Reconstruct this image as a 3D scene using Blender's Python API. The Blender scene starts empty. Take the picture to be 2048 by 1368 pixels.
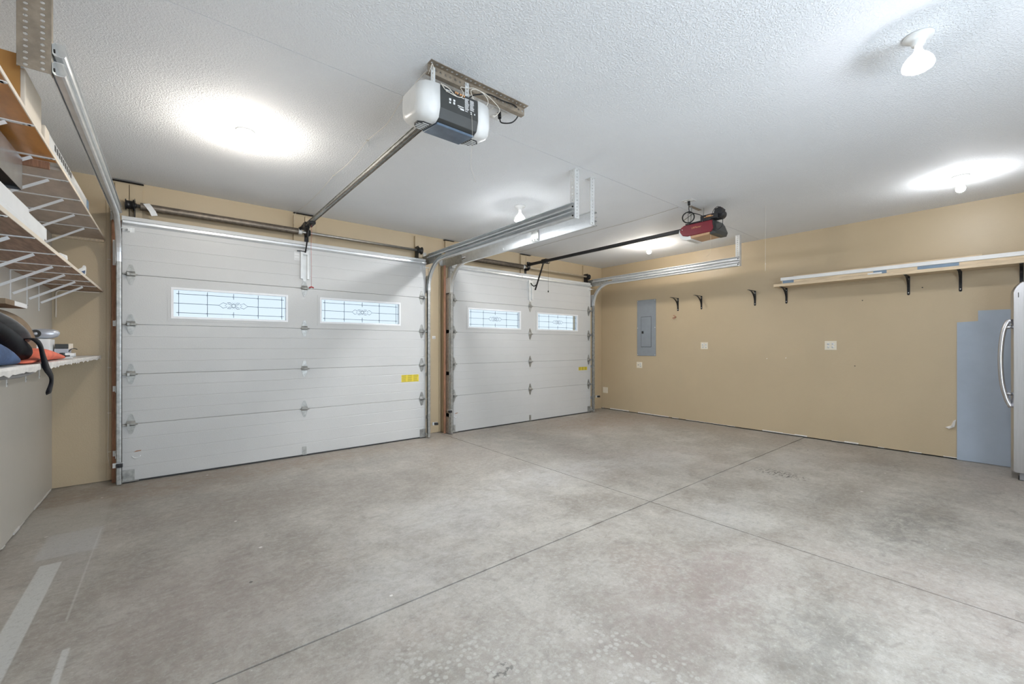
import bpy, bmesh, math, random
from mathutils import Vector, Matrix
random.seed(7)
S = bpy.context.scene
COL = S.collection
PI = math.pi

# ------------------------------------------------------------------ camera
cam = bpy.data.cameras.new('camera'); camo = bpy.data.objects.new('camera', cam); COL.objects.link(camo)
cam.sensor_width = 36; cam.lens = 836.78 / 2048 * 36; cam.shift_y = 7.93 / 2048; cam.clip_start = .05
camo.location = (0, 0, 1.2496); camo.rotation_euler = (PI / 2, 0, math.radians(-39.209))
S.camera = camo
# ------------------------------------------------------------------ view
S.view_settings.view_transform = 'Standard'; S.view_settings.look = 'None'
S.view_settings.exposure = 0.74; S.view_settings.gamma = 1; S.view_settings.use_curve_mapping = False
# ------------------------------------------------------------------ world: pale blue daylight outside the door windows
w = bpy.data.worlds.new('sky'); S.world = w; w.use_nodes = True
nt = w.node_tree; bg = nt.nodes['Background']
tc = nt.nodes.new('ShaderNodeTexCoord'); sx = nt.nodes.new('ShaderNodeSeparateXYZ'); rp = nt.nodes.new('ShaderNodeValToRGB')
nt.links.new(tc.outputs['Generated'], sx.inputs[0]); nt.links.new(sx.outputs['Z'], rp.inputs[0]); nt.links.new(rp.outputs[0], bg.inputs[0])
rp.color_ramp.elements[0].color = (.80, .90, .97, 1); rp.color_ramp.elements[1].color = (.42, .66, .95, 1)
bg.inputs[1].default_value = .65
# lamp powers: the bulbs themselves give off the light
BULB = 290.0
FLOOD = 930.0
FILL_POWER = 78.0              # power of the fill light added outside the made-up rear window

ar = bpy.data.lights.new('added_fill_light', 'AREA'); ar.shape = 'RECTANGLE'; ar.size = 2.9; ar.size_y = 1.15; ar.energy = FILL_POWER; ar.color = (.72, .85, 1.0)  # unseen area light added behind the camera to lift ceiling and walls
aro = bpy.data.objects.new('added_fill_light', ar); COL.objects.link(aro); aro.location = (1.75, -1.60, 1.32); aro.rotation_euler = (PI / 2, 0, 0)
# ------------------------------------------------------------------ room numbers (metres)
XL, XR, YF, YN, H = -.803, 6.697, 5.368, -1.5, 2.806
D = 5.185                      # inner face of the overhead doors

# ------------------------------------------------------------------ materials
class NT:
    def __init__(s, m):
        s.t = m.node_tree; s.b = s.t.nodes['Principled BSDF']
        s.co = s.t.nodes.new('ShaderNodeTexCoord').outputs['Object']
    def n(s, typ, **kw):
        o = s.t.nodes.new(typ)
        for k, v in kw.items(): setattr(o, k, v)
        return o
    def link(s, a, b): s.t.links.new(a, b)
    def put(s, sock, v):
        if hasattr(v, 'is_linked') or isinstance(v, bpy.types.NodeSocket): s.link(v, sock)
        else: sock.default_value = v
    def math(s, op, a, b=0., c=0., clamp=False):
        o = s.n('ShaderNodeMath', operation=op, use_clamp=clamp)
        for i, v in enumerate((a, b, c)): s.put(o.inputs[i], v)
        return o.outputs[0]
    def vmath(s, op, a, b=(0, 0, 0)):
        o = s.n('ShaderNodeVectorMath', operation=op)
        s.put(o.inputs[0], a); s.put(o.inputs[1], b)
        return o.outputs['Value'] if op in ('LENGTH', 'DOT_PRODUCT') else o.outputs[0]
    def noise(s, scale, detail=3, rough=.5, vec=None, dist=0.):
        o = s.n('ShaderNodeTexNoise'); o.inputs['Scale'].default_value = scale; o.inputs['Detail'].default_value = detail
        o.inputs['Roughness'].default_value = rough; o.inputs['Distortion'].default_value = dist
        s.link(vec or s.co, o.inputs['Vector']); return o.outputs['Fac']
    def ramp(s, f, a, b, lo=0., hi=1.):
        o = s.n('ShaderNodeMapRange', interpolation_type='SMOOTHSTEP')
        s.put(o.inputs['Value'], f)
        for k, v in (('From Min', a), ('From Max', b), ('To Min', lo), ('To Max', hi)): o.inputs[k].default_value = v
        return o.outputs[0]
    def mix(s, f, a, b, typ='MIX'):
        o = s.n('ShaderNodeMix', data_type='RGBA', blend_type=typ)
        s.put(o.inputs[0], f); s.put(o.inputs[6], a); s.put(o.inputs[7], b); return o.outputs[2]
    def bump(s, h, strength=.2, dist=.01):
        o = s.n('ShaderNodeBump'); o.inputs['Strength'].default_value = strength; o.inputs['Distance'].default_value = dist
        s.link(h, o.inputs['Height']); s.link(o.outputs[0], s.b.inputs['Normal'])

def c4(c): return (c[0], c[1], c[2], 1)
def srgb(r, g, b):
    f = lambda v: (v / 255 / 12.92) if v <= 10 else ((v / 255 + .055) / 1.055) ** 2.4
    return (f(r), f(g), f(b))

def mat(name, col, rough=.5, metal=0., var=.06, scale=8., bump=0., bscale=200., spec=.5, stretch=None, em=None, est=1.):
    m = bpy.data.materials.new(name); m.use_nodes = True; n = NT(m)
    vec = n.co
    if stretch: vec = n.vmath('MULTIPLY', n.co, stretch)
    f = n.noise(scale, 4, .6, vec)
    d = tuple(max(0, c * (1 - var)) for c in col); l = tuple(min(1, c * (1 + var)) for c in col)
    n.link(n.mix(n.ramp(f, .3, .7), c4(d), c4(l)), n.b.inputs['Base Color'])
    n.b.inputs['Roughness'].default_value = rough; n.b.inputs['Metallic'].default_value = metal
    n.b.inputs['Specular IOR Level'].default_value = spec
    if bump: n.bump(n.noise(bscale, 3, .6, vec), bump, .003)
    if em:
        n.b.inputs['Emission Color'].default_value = c4(em); n.b.inputs['Emission Strength'].default_value = est
    return m

def floor_mat():
    m = bpy.data.materials.new('concrete'); m.use_nodes = True; n = NT(m)
    big = n.noise(.55, 5, .6, dist=.6); mid = n.noise(2.6, 7, .68, dist=.4)
    fine = n.noise(26, 6, .72); grit = n.noise(150, 3, .6)
    smear = n.noise(1.0, 7, .72, n.vmath('MULTIPLY', n.co, (5.5, 1.3, 1)), .5)
    c = n.mix(n.ramp(mid, .30, .72), c4(srgb(146, 139, 129)), c4(srgb(186, 181, 171)))
    c = n.mix(n.ramp(smear, .42, .75, 0, .45), c, c4(srgb(138, 133, 126)))
    c = n.mix(n.ramp(big, .45, .70, 0, .55), c, c4(srgb(166, 153, 144)))
    c = n.mix(n.ramp(fine, .40, .70, 0, .38), c, c4(srgb(200, 198, 192)))
    c = n.mix(n.ramp(n.noise(6.5, 8, .75, n.vmath('MULTIPLY', n.co, (1, 1.6, 1)), .8), .50, .72, 0, .55), c, c4(srgb(124, 118, 110)))
    c = n.mix(n.ramp(n.noise(9, 6, .7), .52, .75, 0, .38), c, c4(srgb(128, 123, 116)))
    wob = n.math('MULTIPLY', n.math('SUBTRACT', n.noise(5, 5, .7), .5), 1.7)
    wob = n.math('ADD', wob, n.math('MULTIPLY', n.math('SUBTRACT', n.noise(19, 5, .75), .5), 1.1))
    patch = n.ramp(n.noise(11, 7, .78, n.vmath('MULTIPLY', n.co, (1, 1.5, 1)), .6), .34, .60, .25, 1.0)
    def blob(c, cx, cy, rx, ry, col, amt, hard=.25):
        p = n.vmath('MULTIPLY', n.vmath('SUBTRACT', n.co, (cx, cy, 0)), (1 / rx, 1 / ry, 0))
        d = n.math('ADD', n.vmath('LENGTH', p), wob)
        return n.mix(n.math('MULTIPLY', n.ramp(d, 1.25, hard - .2, 0, amt), patch), c, c4(col))
    # worn stains with outlines of their own
    warm = srgb(150, 132, 112); dark = srgb(112, 109, 103); pale = srgb(200, 199, 196); rose = srgb(146, 132, 126)
    for a in ((-.1, 4.9, 1.7, .5, warm, .75), (2.0, 4.95, 1.8, .38, warm, .55), (5.3, 4.6, 1.7, .8, warm, .75), (6.4, 3.6, .5, 1.5, warm, .5),
              (.55, 3.9, .8, .55, srgb(138, 128, 118), .6), (1.6, 3.6, .9, .5, srgb(140, 134, 126), .55), (2.5, 3.9, .8, .5, srgb(142, 136, 126), .45),
              (3.95, .55, .75, .30, dark, .75), (4.7, .45, .7, .25, dark, .45), (5.8, .95, .6, .3, dark, .4), (4.2, 1.0, .5, .25, dark, .35),
              (2.3, 1.05, .55, .3, rose, .7), (2.15, .55, .5, .22, dark, .6), (1.7, 1.0, .5, .35, rose, .55), (.1, 2.6, .6, .7, rose, .45),
              (1.6, 2.7, .7, .5, pale, .55), (2.9, 2.9, .9, .45, pale, .6), (4.1, 2.6, .8, .5, pale, .45), (.9, 2.1, .5, .3, pale, .45), (3.1, 1.4, .5, .3, pale, .35),
              (5.2, 1.6, .9, .3, pale, .35), (-.45, 3.6, .16, .55, srgb(176, 172, 168), .6)):
        c = blob(c, *a)
    # black oil spatter
    sp = n.ramp(n.noise(24, 4, .7, n.vmath('MULTIPLY', n.co, (1, 2.2, 1))), .50, .58)
    p = n.vmath('LENGTH', n.vmath('MULTIPLY', n.vmath('SUBTRACT', n.co, (4.62, 1.52, 0)), (1 / .16, 1 / .30, 0)))
    c = n.mix(n.math('MULTIPLY', sp, n.ramp(p, 1.1, .3, 0, .9)), c, c4(srgb(70, 68, 64)))
    p = n.vmath('LENGTH', n.vmath('MULTIPLY', n.vmath('SUBTRACT', n.co, (.985, 1.27, 0)), (1 / .09, 1 / .06, 0)))
    c = n.mix(n.math('MULTIPLY', n.ramp(n.noise(40, 3, .6), .52, .6), n.ramp(p, 1.1, .3, 0, .8)), c, c4(srgb(72, 70, 66)))
    # pale round blotches (drip marks) in the near slab
    vo = n.n('ShaderNodeTexVoronoi'); vo.inputs['Scale'].default_value = 34; n.link(n.co, vo.inputs['Vector'])
    area = n.ramp(n.noise(1.6, 3, .5), .44, .60)
    p = n.vmath('LENGTH', n.vmath('MULTIPLY', n.vmath('SUBTRACT', n.co, (1.2, 1.15, 0)), (1 / 1.1, 1 / .75, 0)))
    msk = n.math('MULTIPLY', n.math('MULTIPLY', n.ramp(vo.outputs['Distance'], .42, .26), area), n.ramp(p, 1.15, .6, 0, .5))
    c = n.mix(msk, c, c4(srgb(196, 194, 188)))
    # tiny white paint drops and black specks
    vo2 = n.n('ShaderNodeTexVoronoi'); vo2.inputs['Scale'].default_value = 3.1; n.link(n.co, vo2.inputs['Vector'])
    c = n.mix(n.math('MULTIPLY', n.ramp(n.math('ADD', vo2.outputs['Distance'], n.math('MULTIPLY', grit, .03)), .052, .040), .85), c, c4(srgb(232, 230, 224)))
    vo3 = n.n('ShaderNodeTexVoronoi'); vo3.inputs['Scale'].default_value = 2.3
    n.link(n.vmath('ADD', n.co, (3.3, 1.7, 0)), vo3.inputs['Vector'])
    c = n.mix(n.math('MULTIPLY', n.ramp(vo3.outputs['Distance'], .026, .018), .8), c, c4(srgb(60, 57, 54)))
    # light grey strips left where boards stood along the left wall
    sep = n.n('ShaderNodeSeparateXYZ'); n.link(n.co, sep.inputs[0]); X, Y = sep.outputs[0], sep.outputs[1]
    def box(x0, x1, y0, y1, col, amt, s=.004, c=None):
        k = n.math('MULTIPLY', n.math('MULTIPLY', n.ramp(X, x0 - s, x0 + s), n.ramp(X, x1 + s, x1 - s)),
                   n.math('MULTIPLY', n.ramp(Y, y0 - s, y0 + s), n.ramp(Y, y1 + s, y1 - s)))
        return n.mix(n.math('MULTIPLY', k, amt), c, c4(col))
    g = srgb(204, 204, 200)
    c = box(-.575, -.488, 2.2, 3.53, g, .85, c=c)
    c = box(-.345, -.322, 1.9, 2.5, g, .7, c=c)
    c = box(-.62, -.355, 3.62, 4.05, srgb(190, 190, 188), .55, .012, c=c)
    c = box(-.80, -.368, 4.05, 4.75, srgb(184, 180, 172), .4, .02, c=c)
    c = box(-.372, -.364, 2.75, 4.0, g, .45, c=c)
    # fine wear everywhere
    c = n.mix(n.ramp(n.noise(48, 5, .75), .50, .68, 0, .30), c, c4(srgb(116, 111, 104)))
    c = n.mix(n.ramp(n.noise(60, 4, .7, n.vmath('ADD', n.co, (9, 4, 0))), .56, .70, 0, .30), c, c4(srgb(212, 210, 204)))
    c = n.mix(n.ramp(grit, .35, .7, 0, .14), c, c4(srgb(120, 116, 110)))
    n.link(c, n.b.inputs['Base Color'])
    n.link(n.ramp(mid, .3, .7, .42, .66), n.b.inputs['Roughness'])
    n.bump(n.math('ADD', n.math('MULTIPLY', fine, .6), n.math('MULTIPLY', grit, .4)), .12, .002)
    return m

def paint_mat(name, col, bump, bs, rough=.5, var=.05, spec=.5):
    m = bpy.data.materials.new(name); m.use_nodes = True; n = NT(m)
    f = n.noise(1.3, 5, .6)
    n.link(n.mix(n.ramp(f, .3, .7), c4(tuple(k * (1 - var) for k in col)), c4(tuple(min(1, k * (1 + var)) for k in col))), n.b.inputs['Base Color'])
    n.b.inputs['Roughness'].default_value = rough; n.b.inputs['Specular IOR Level'].default_value = spec
    h = n.ramp(n.noise(bs, 3, .55, dist=.6), .42, .62)
    n.bump(h, bump, .004)
    return m

M = {}
M['floor'] = floor_mat()
M['dirt'] = mat('joint_dirt', (.012, .011, .010), .9)
M['ceiling'] = paint_mat('stippled_ceiling', (.87, .885, .90), .6, 92, .8, .015, .3)
M['wall'] = paint_mat('tan_paint', srgb(190, 172, 142), .10, 90, .42, .03, .55)
M['wall_left'] = paint_mat('pale_greige_left', srgb(205, 200, 190), .10, 90, .42, .03, .55)  # left wall has a paler base colour than the other walls
M['door'] = paint_mat('door_white', srgb(204, 204, 202), .12, 120, .4, .02)
M['galv'] = mat('galvanised', (.76, .78, .79), .36, .75, .05, 14, .03, 60)
M['galvd'] = mat('dull_galvanised', (.42, .42, .40), .45, .75, .2, 25, .1, 80)
M['galvw'] = mat('pale_galvanised', (.72, .73, .72), .45, .35, .06, 12)
M['steel_brown'] = mat('aged_steel', srgb(150, 138, 122), .55, .35, .2, 18, .1, 60)
M['spring'] = mat('spring_steel', srgb(126, 116, 104), .45, .6, .2, 30)
M['shaft'] = mat('shaft_steel', (.50, .49, .46), .35, .85, .1, 20)
M['shaft2'] = mat('bright_shaft', srgb(212, 200, 178), .4, .3, .06, 20)
M['black'] = mat('black_metal', (.012, .012, .013), .4, .2, .3, 30)
M['blackp'] = mat('black_plastic', (.02, .02, .022), .5, 0, .2, 30)
M['rubber'] = mat('rubber', (.03, .03, .03), .7)
M['white'] = mat('white_paint', (.80, .80, .79), .4, 0, .03)
M['whitep'] = mat('white_plastic', (.78, .78, .76), .35, 0, .03)
M['ivory'] = mat('ivory_plastic', srgb(226, 218, 200), .35, 0, .02)
M['winframe'] = mat('window_white', (.86, .87, .88), .35, 0, .02)
M['came'] = mat('lead_came', (.16, .22, .28), .35, .5, .1)
M['wood'] = mat('pine', srgb(212, 192, 162), .6, 0, .14, 6, .05, 60, stretch=(12, 1, 12))
M['wood2'] = mat('pine_underside', srgb(158, 132, 112), .6, 0, .28, 5, .05, 60, stretch=(9, 1.2, 9))
M['woodo'] = mat('varnished_plywood', srgb(186, 126, 62), .28, 0, .2, 3, 0, 60, stretch=(3, .8, 3))
M['woodp'] = mat('pale_plywood', srgb(190, 178, 166), .5, 0, .12, 5, 0, 60, stretch=(3, 1, 3))
M['brown'] = mat('bare_brown_wood', srgb(150, 108, 82), .7, 0, .25, 7, .1, 60, stretch=(20, 20, 1.5))
M['cardboard'] = mat('cardboard', srgb(176, 128, 66), .6, 0, .06)
M['cream'] = mat('cream_board', srgb(226, 214, 196), .6, 0, .03)
M['greyblue'] = mat('grey_blue_board', srgb(166, 177, 190), .6, 0, .04, 3, .05, 120)
M['panelgrey'] = mat('panel_grey', srgb(148, 154, 160), .32, .3, .04)
M['stainless'] = mat('stainless', (.56, .56, .58), .26, .95, .05, 4, .03, 40, stretch=(40, 40, 1))
M['grey'] = mat('grey_plastic', (.30, .30, .31), .5)
M['dgrey'] = mat('dark_grey_plastic', (.045, .047, .045), .42)
M['lens'] = mat('blue_grey_lens', srgb(98, 116, 136), .25, 0, .10, 12)
M['beigelens'] = mat('amber_lens', srgb(196, 156, 118), .35, 0, .06)
M['red'] = mat('dark_red_plastic', srgb(124, 30, 44), .32, 0, .06)
M['redc'] = mat('red_handle', srgb(170, 60, 60), .5)
M['gold'] = mat('gold_print', srgb(214, 160, 110), .5)
M['yellow'] = mat('yellow_sticker', srgb(226, 204, 70), .5, 0, .05)
M['olive'] = mat('sticker_print', srgb(120, 112, 50), .6)
M['wire'] = mat('white_wire', srgb(218, 212, 200), .5)
M['glass'] = None
M['denim'] = mat('blue_denim', srgb(70, 92, 128), .8, 0, .25, 20, .3, 150)
M['blackcloth'] = mat('black_cloth', (.003, .003, .005), .42, 0, .4, 9, .12, 60, spec=.06)
M['greycloth'] = mat('grey_cloth', srgb(142, 140, 138), .85, 0, .12, 14, .3, 100)
M['tan2'] = mat('khaki_cloth', srgb(132, 114, 92), .85, 0, .12, 14, .3, 100)
M['orange'] = mat('coral_cloth', srgb(232, 118, 92), .7, 0, .12, 14, .2, 60)
M['redcloth'] = mat('red_cloth', srgb(190, 40, 44), .7, 0, .12, 14, .2, 60)
M['silver'] = mat('silver_plastic', srgb(196, 200, 208), .3, .4, .04)
M['duct'] = mat('duct_metal', (.55, .58, .62), .25, .9, .1, 10)
M['bluegrey'] = mat('blue_grey_wrap', srgb(120, 140, 160), .5)
M['foam'] = mat('torn_white_edge', srgb(226, 222, 216), .8, 0, .08, 20, .4, 60)
M['hook'] = mat('red_brown_hook', srgb(150, 70, 52), .5)
M['holes'] = mat('socket_holes', (.05, .045, .04), .6)
g = bpy.data.materials.new('window_glass'); g.use_nodes = True; b = g.node_tree.nodes['Principled BSDF']
b.inputs['Base Color'].default_value = (.93, .97, 1, 1); b.inputs['Transmission Weight'].default_value = 1; b.inputs['Roughness'].default_value = .12; b.inputs['IOR'].default_value = .90
M['glass'] = g
WARM, COOL = (1.0, .925, .83), (.95, .97, 1.0)     # far row slightly warm, near row cool white
def bulbmat(name, strength, col=(1, 1, 1)):
    m = bpy.data.materials.new(name); m.use_nodes = True; b = m.node_tree.nodes['Principled BSDF']
    b.inputs['Base Color'].default_value = (.9, .9, .9, 1); b.inputs['Emission Color'].default_value = (*col, 1); b.inputs['Emission Strength'].default_value = strength
    return m
M['bulb'] = bulbmat('lit_bulb', BULB, WARM); M['flood'] = bulbmat('lit_flood_face', FLOOD * .82, COOL); M['flood_near'] = bulbmat('lit_near_flood_face', FLOOD * .5, COOL); M['bulb_cool'] = bulbmat('dim_cool_bulb', BULB * .62, COOL)
M['bulbside'] = mat('flood_side', (.85, .86, .87), .3, em=(.97, .985, 1.0), est=.6)

# ------------------------------------------------------------------ mesh builder
class MB:
    def __init__(s): s.bm = bmesh.new(); s.mi = 0
    def face(s, vs, smooth=False):
        try:
            f = s.bm.faces.new(vs); f.material_index = s.mi; f.smooth = smooth; return f
        except ValueError: return None
    def v(s, p): return s.bm.verts.new(p)
    def box(s, x0, x1, y0, y1, z0, z1):
        a = [s.v((x, y, z)) for z in (z0, z1) for y in (y0, y1) for x in (x0, x1)]
        for q in ((0, 2, 3, 1), (4, 5, 7, 6), (0, 1, 5, 4), (2, 6, 7, 3), (0, 4, 6, 2), (1, 3, 7, 5)): s.face([a[i] for i in q])
        return s
    def prism(s, pts, axis, a0, a1, smooth=False):
        """pts: 2-D outline; axis the extrusion axis; the other two axes in xyz order"""
        def P(u, v, a): return {'x': (a, u, v), 'y': (u, a, v), 'z': (u, v, a)}[axis]
        A = [s.v(P(u, v, a0)) for u, v in pts]; B = [s.v(P(u, v, a1)) for u, v in pts]; n = len(pts)
        s.face(A[::-1]); s.face(B)
        for i in range(n): s.face([A[i], A[(i + 1) % n], B[(i + 1) % n], B[i]], smooth)
        return s
    def tube(s, path, r, n=8, closed=False, rs=None):
        path = [Vector(p) for p in path]; N = len(path); rings = []; up = None
        for i, p in enumerate(path):
            a = path[i - 1] if (i or closed) else p; c = path[(i + 1) % N] if (i < N - 1 or closed) else p
            t = (c - a).normalized() if (c - a).length > 1e-9 else Vector((0, 0, 1))
            if up is None: up = Vector((0, 0, 1)) if abs(t.z) < .9 else Vector((1, 0, 0))
            sd = t.cross(up).normalized(); up = sd.cross(t).normalized()
            rr = rs[i] if rs else r
            rings.append([s.v(p + sd * rr * math.cos(2 * PI * k / n) + up * rr * math.sin(2 * PI * k / n)) for k in range(n)])
        for i in range(N if closed else N - 1):
            A, B = rings[i], rings[(i + 1) % N]
            for k in range(n): s.face([A[k], A[(k + 1) % n], B[(k + 1) % n], B[k]], True)
        if not closed: s.face(rings[0][::-1]); s.face(rings[-1])
        return s
    def cyl(s, a, b, r, n=16): return s.tube([a, b], r, n)
    def bar(s, a, b, wd, ht, up=(0, 0, 1)):
        a, b = Vector(a), Vector(b); t = (b - a).normalized(); sd = t.cross(Vector(up)).normalized(); u = sd.cross(t).normalized()
        q = [[s.v(p + sd * i * wd / 2 + u * j * ht / 2) for i, j in ((-1, -1), (1, -1), (1, 1), (-1, 1))] for p in (a, b)]
        s.face(q[0][::-1]); s.face(q[1])
        for k in range(4): s.face([q[0][k], q[0][(k + 1) % 4], q[1][(k + 1) % 4], q[1][k]])
        return s
    def lathe(s, prof, c, n=24, mtx=None):
        c = Vector(c); rings = []
        for r, z in prof:
            rings.append([s.v(c + ((mtx @ Vector((r * math.cos(2 * PI * k / n), r * math.sin(2 * PI * k / n), z))) if mtx else Vector((r * math.cos(2 * PI * k / n), r * math.sin(2 * PI * k / n), z)))) for k in range(n)])
        for A, B in zip(rings, rings[1:]):
            for k in range(n): s.face([A[k], A[(k + 1) % n], B[(k + 1) % n], B[k]], True)
        s.face(rings[0][::-1]); s.face(rings[-1]); return s
    def loft(s, rings, smooth=True, cap=True):
        R = [[s.v(p) for p in r] for r in rings]; n = len(R[0])
        for A, B in zip(R, R[1:]):
            for k in range(n): s.face([A[k], A[(k + 1) % n], B[(k + 1) % n], B[k]], smooth)
        if cap: s.face(R[0][::-1]); s.face(R[-1])
        return s
    def strip(s, rows, smooth=False):
        """grid of points -> sheet"""
        R = [[s.v(p) for p in r] for r in rows]
        for A, B in zip(R, R[1:]):
            for k in range(len(A) - 1): s.face([A[k], A[k + 1], B[k + 1], B[k]], smooth)
        return s
    def perf(s, o, u, v, n, pitch, rows, roww, ru, rv):
        """punched sheet: n cells along u (pitch), 'rows' rows of width roww along v"""
        o, u, v = Vector(o), Vector(u), Vector(v)
        for i in range(n):
            for j in range(rows):
                c = o + u * (i + .5) * pitch + v * (j + .5) * roww
                out = []; inn = []
                for k in range(8):
                    a = k * PI / 4; cx, sy = round(math.cos(a), 3), round(math.sin(a), 3)
                    ex = (1 if cx > .1 else -1 if cx < -.1 else 0); ey = (1 if sy > .1 else -1 if sy < -.1 else 0)
                    out.append(s.v(c + u * ex * pitch / 2 + v * ey * roww / 2)); inn.append(s.v(c + u * cx * ru + v * sy * rv))
                for k in range(8): s.face([out[k], out[(k + 1) % 8], inn[(k + 1) % 8], inn[k]])
        return s

W = {}
def build(name, mb, mats, parent=None, loc=None, bevel=0, solid=0, seg=2, weld=True):
    """one mesh object; vertices given in world metres"""
    bm = mb.bm
    if weld: bmesh.ops.remove_doubles(bm, verts=bm.verts, dist=1e-5)
    bmesh.ops.recalc_face_normals(bm, faces=bm.faces)
    o0 = W[parent.name] if parent else Vector(loc if loc is not None else (0, 0, 0))
    bmesh.ops.translate(bm, verts=bm.verts, vec=-o0)
    me = bpy.data.meshes.new(name); bm.to_mesh(me); bm.free()
    for m in (mats if isinstance(mats, (list, tuple)) else [mats]): me.materials.append(M[m] if isinstance(m, str) else m)
    o = bpy.data.objects.new(name, me); COL.objects.link(o)
    if parent: o.parent = parent
    else: o.location = o0
    W[o.name] = o0
    if bevel:
        b = o.modifiers.new('bevel', 'BEVEL'); b.width = bevel; b.segments = seg; b.limit_method = 'ANGLE'; b.angle_limit = math.radians(40)
    if solid:
        b = o.modifiers.new('solid', 'SOLIDIFY'); b.thickness = solid; b.offset = 0
    return o
def tag(o, label, cat, group=None, kind=None):
    o['label'] = label; o['category'] = cat
    if group: o['group'] = group
    if kind: o['kind'] = kind
    return o
def thing(name, loc, label, cat, group=None, kind=None):
    o = bpy.data.objects.new(name, None); COL.objects.link(o); o.location = loc; W[o.name] = Vector(loc); o.empty_display_size = .1
    return tag(o, label, cat, group, kind)
def struct(name, mb, mats, label=None, cat=None, **k):
    o = build(name, mb, mats, **k); o['kind'] = 'structure'
    if label: o['label'] = label; o['category'] = cat
    return o
def text_mb(txt, size, mtx, ext=.0005):
    """letters as mesh"""
    cu = bpy.data.curves.new('t', 'FONT'); cu.body = txt; cu.size = size; cu.extrude = ext; cu.align_x = 'CENTER'; cu.align_y = 'CENTER'
    o = bpy.data.objects.new('t', cu); COL.objects.link(o)
    dg = bpy.context.evaluated_depsgraph_get(); me = bpy.data.meshes.new_from_object(o.evaluated_get(dg)); me.transform(mtx)
    mb = MB(); mb.bm.from_mesh(me)
    for f in mb.bm.faces: f.material_index = 0
    bpy.data.objects.remove(o); bpy.data.meshes.remove(me); bpy.data.curves.remove(cu); return mb
def smooth_path(pts, k=6):
    """Catmull-Rom through the points"""
    P = [Vector(p) for p in pts]; P = [P[0] * 2 - P[1]] + P + [P[-1] * 2 - P[-2]]; out = []
    for i in range(1, len(P) - 2):
        for j in range(k):
            t = j / k; a, b, c, d = P[i - 1:i + 3]
            out.append(.5 * ((2 * b) + (c - a) * t + (2 * a - 5 * b + 4 * c - d) * t * t + (3 * b - a - 3 * c + d) * t ** 3))
    out.append(P[-2]); return out

# ================================================================== the setting
JY, JX = 1.9013, 2.9826
m = MB()
gy, gx = .0054, .0034
T = -.12
def slab(x0, x1, y0, y1): m.box(x0, x1, y0, y1, T, 0)
slab(XL - .15, JX - gx, YN - .15, JY - gy); slab(JX + gx, XR + .15, YN - .15, JY - gy)
slab(XL - .15, JX - gx, JY + gy, YF + .15); slab(JX + gx, XR + .15, JY + gy, YF + .15)
m.mi = 1
m.box(XL - .15, XR + .15, JY - gy, JY + gy, T, -.035); m.box(JX - gx, JX + gx, YN - .15, YF + .15, T, -.018)
struct('floor', m, ['floor', 'dirt'], 'worn grey concrete garage floor with two crossing saw-cut joints', 'floor', weld=False)

m = MB(); m.box(XL - .15, XR + .15, YN - .15, 2.4425, H, H + .1); m.box(XL - .15, XR + .15, 2.4475, YF + .15, H, H + .1)
m.mi = 1; m.box(XL - .15, XR + .15, 2.4425, 2.4475, H + .025, H + .1)
struct('ceiling', m, ['ceiling', 'dirt'], 'white stippled ceiling with one thin straight seam', 'ceiling', weld=False)

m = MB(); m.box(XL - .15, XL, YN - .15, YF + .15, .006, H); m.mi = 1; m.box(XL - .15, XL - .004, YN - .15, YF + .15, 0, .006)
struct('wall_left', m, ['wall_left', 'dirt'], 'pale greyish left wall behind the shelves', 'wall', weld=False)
m = MB(); m.box(XR, XR + .15, YN - .15, YF + .15, .014, H); m.mi = 1; m.box(XR + .012, XR + .15, YN - .15, YF + .15, 0, .014)
struct('wall_right', m, ['wall', 'dirt'], 'long tan painted right wall with the breaker panel', 'wall', weld=False)
m = MB(); a, b_, c_, d_ = .30, 3.20, .745, 1.895  # opening cut only to let the added fill light in
m.box(XL, a, YN - .15, YN, 0, H); m.box(b_, XR, YN - .15, YN, 0, H); m.box(a, b_, YN - .15, YN, 0, c_); m.box(a, b_, YN - .15, YN, d_, H)
struct('wall_near', m, 'wall', 'tan painted wall behind the camera with an opening added for the fill light', 'wall', weld=False)
m = MB()
for q in ((a, a + .05, c_, d_), (b_ - .05, b_, c_, d_), (a, b_, c_, c_ + .05), (a, b_, d_ - .05, d_), ((a + b_) / 2 - .02, (a + b_) / 2 + .02, c_, d_)): m.box(q[0], q[1], YN - .07, YN - .01, q[2], q[3])
wn = struct('added_window_1', m, 'winframe', 'unseen white window frame added behind the camera for the fill light', 'window', weld=False)  # made-up window around the added fill light
# far wall with the two door openings
O1 = (-.20, 2.56); O2 = (3.22, 6.02); OH = 2.33
m = MB()
for x0, x1 in ((XL, O1[0]), (O1[1], O2[0]), (O2[1], XR)): m.box(x0, x1, YF, YF + .15, .004, H)
for x0, x1 in (O1, O2): m.box(x0, x1, YF, YF + .15, OH, H)
struct('wall_far', m, 'wall', 'tan painted wall around the two overhead doors', 'wall', weld=False)
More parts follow.
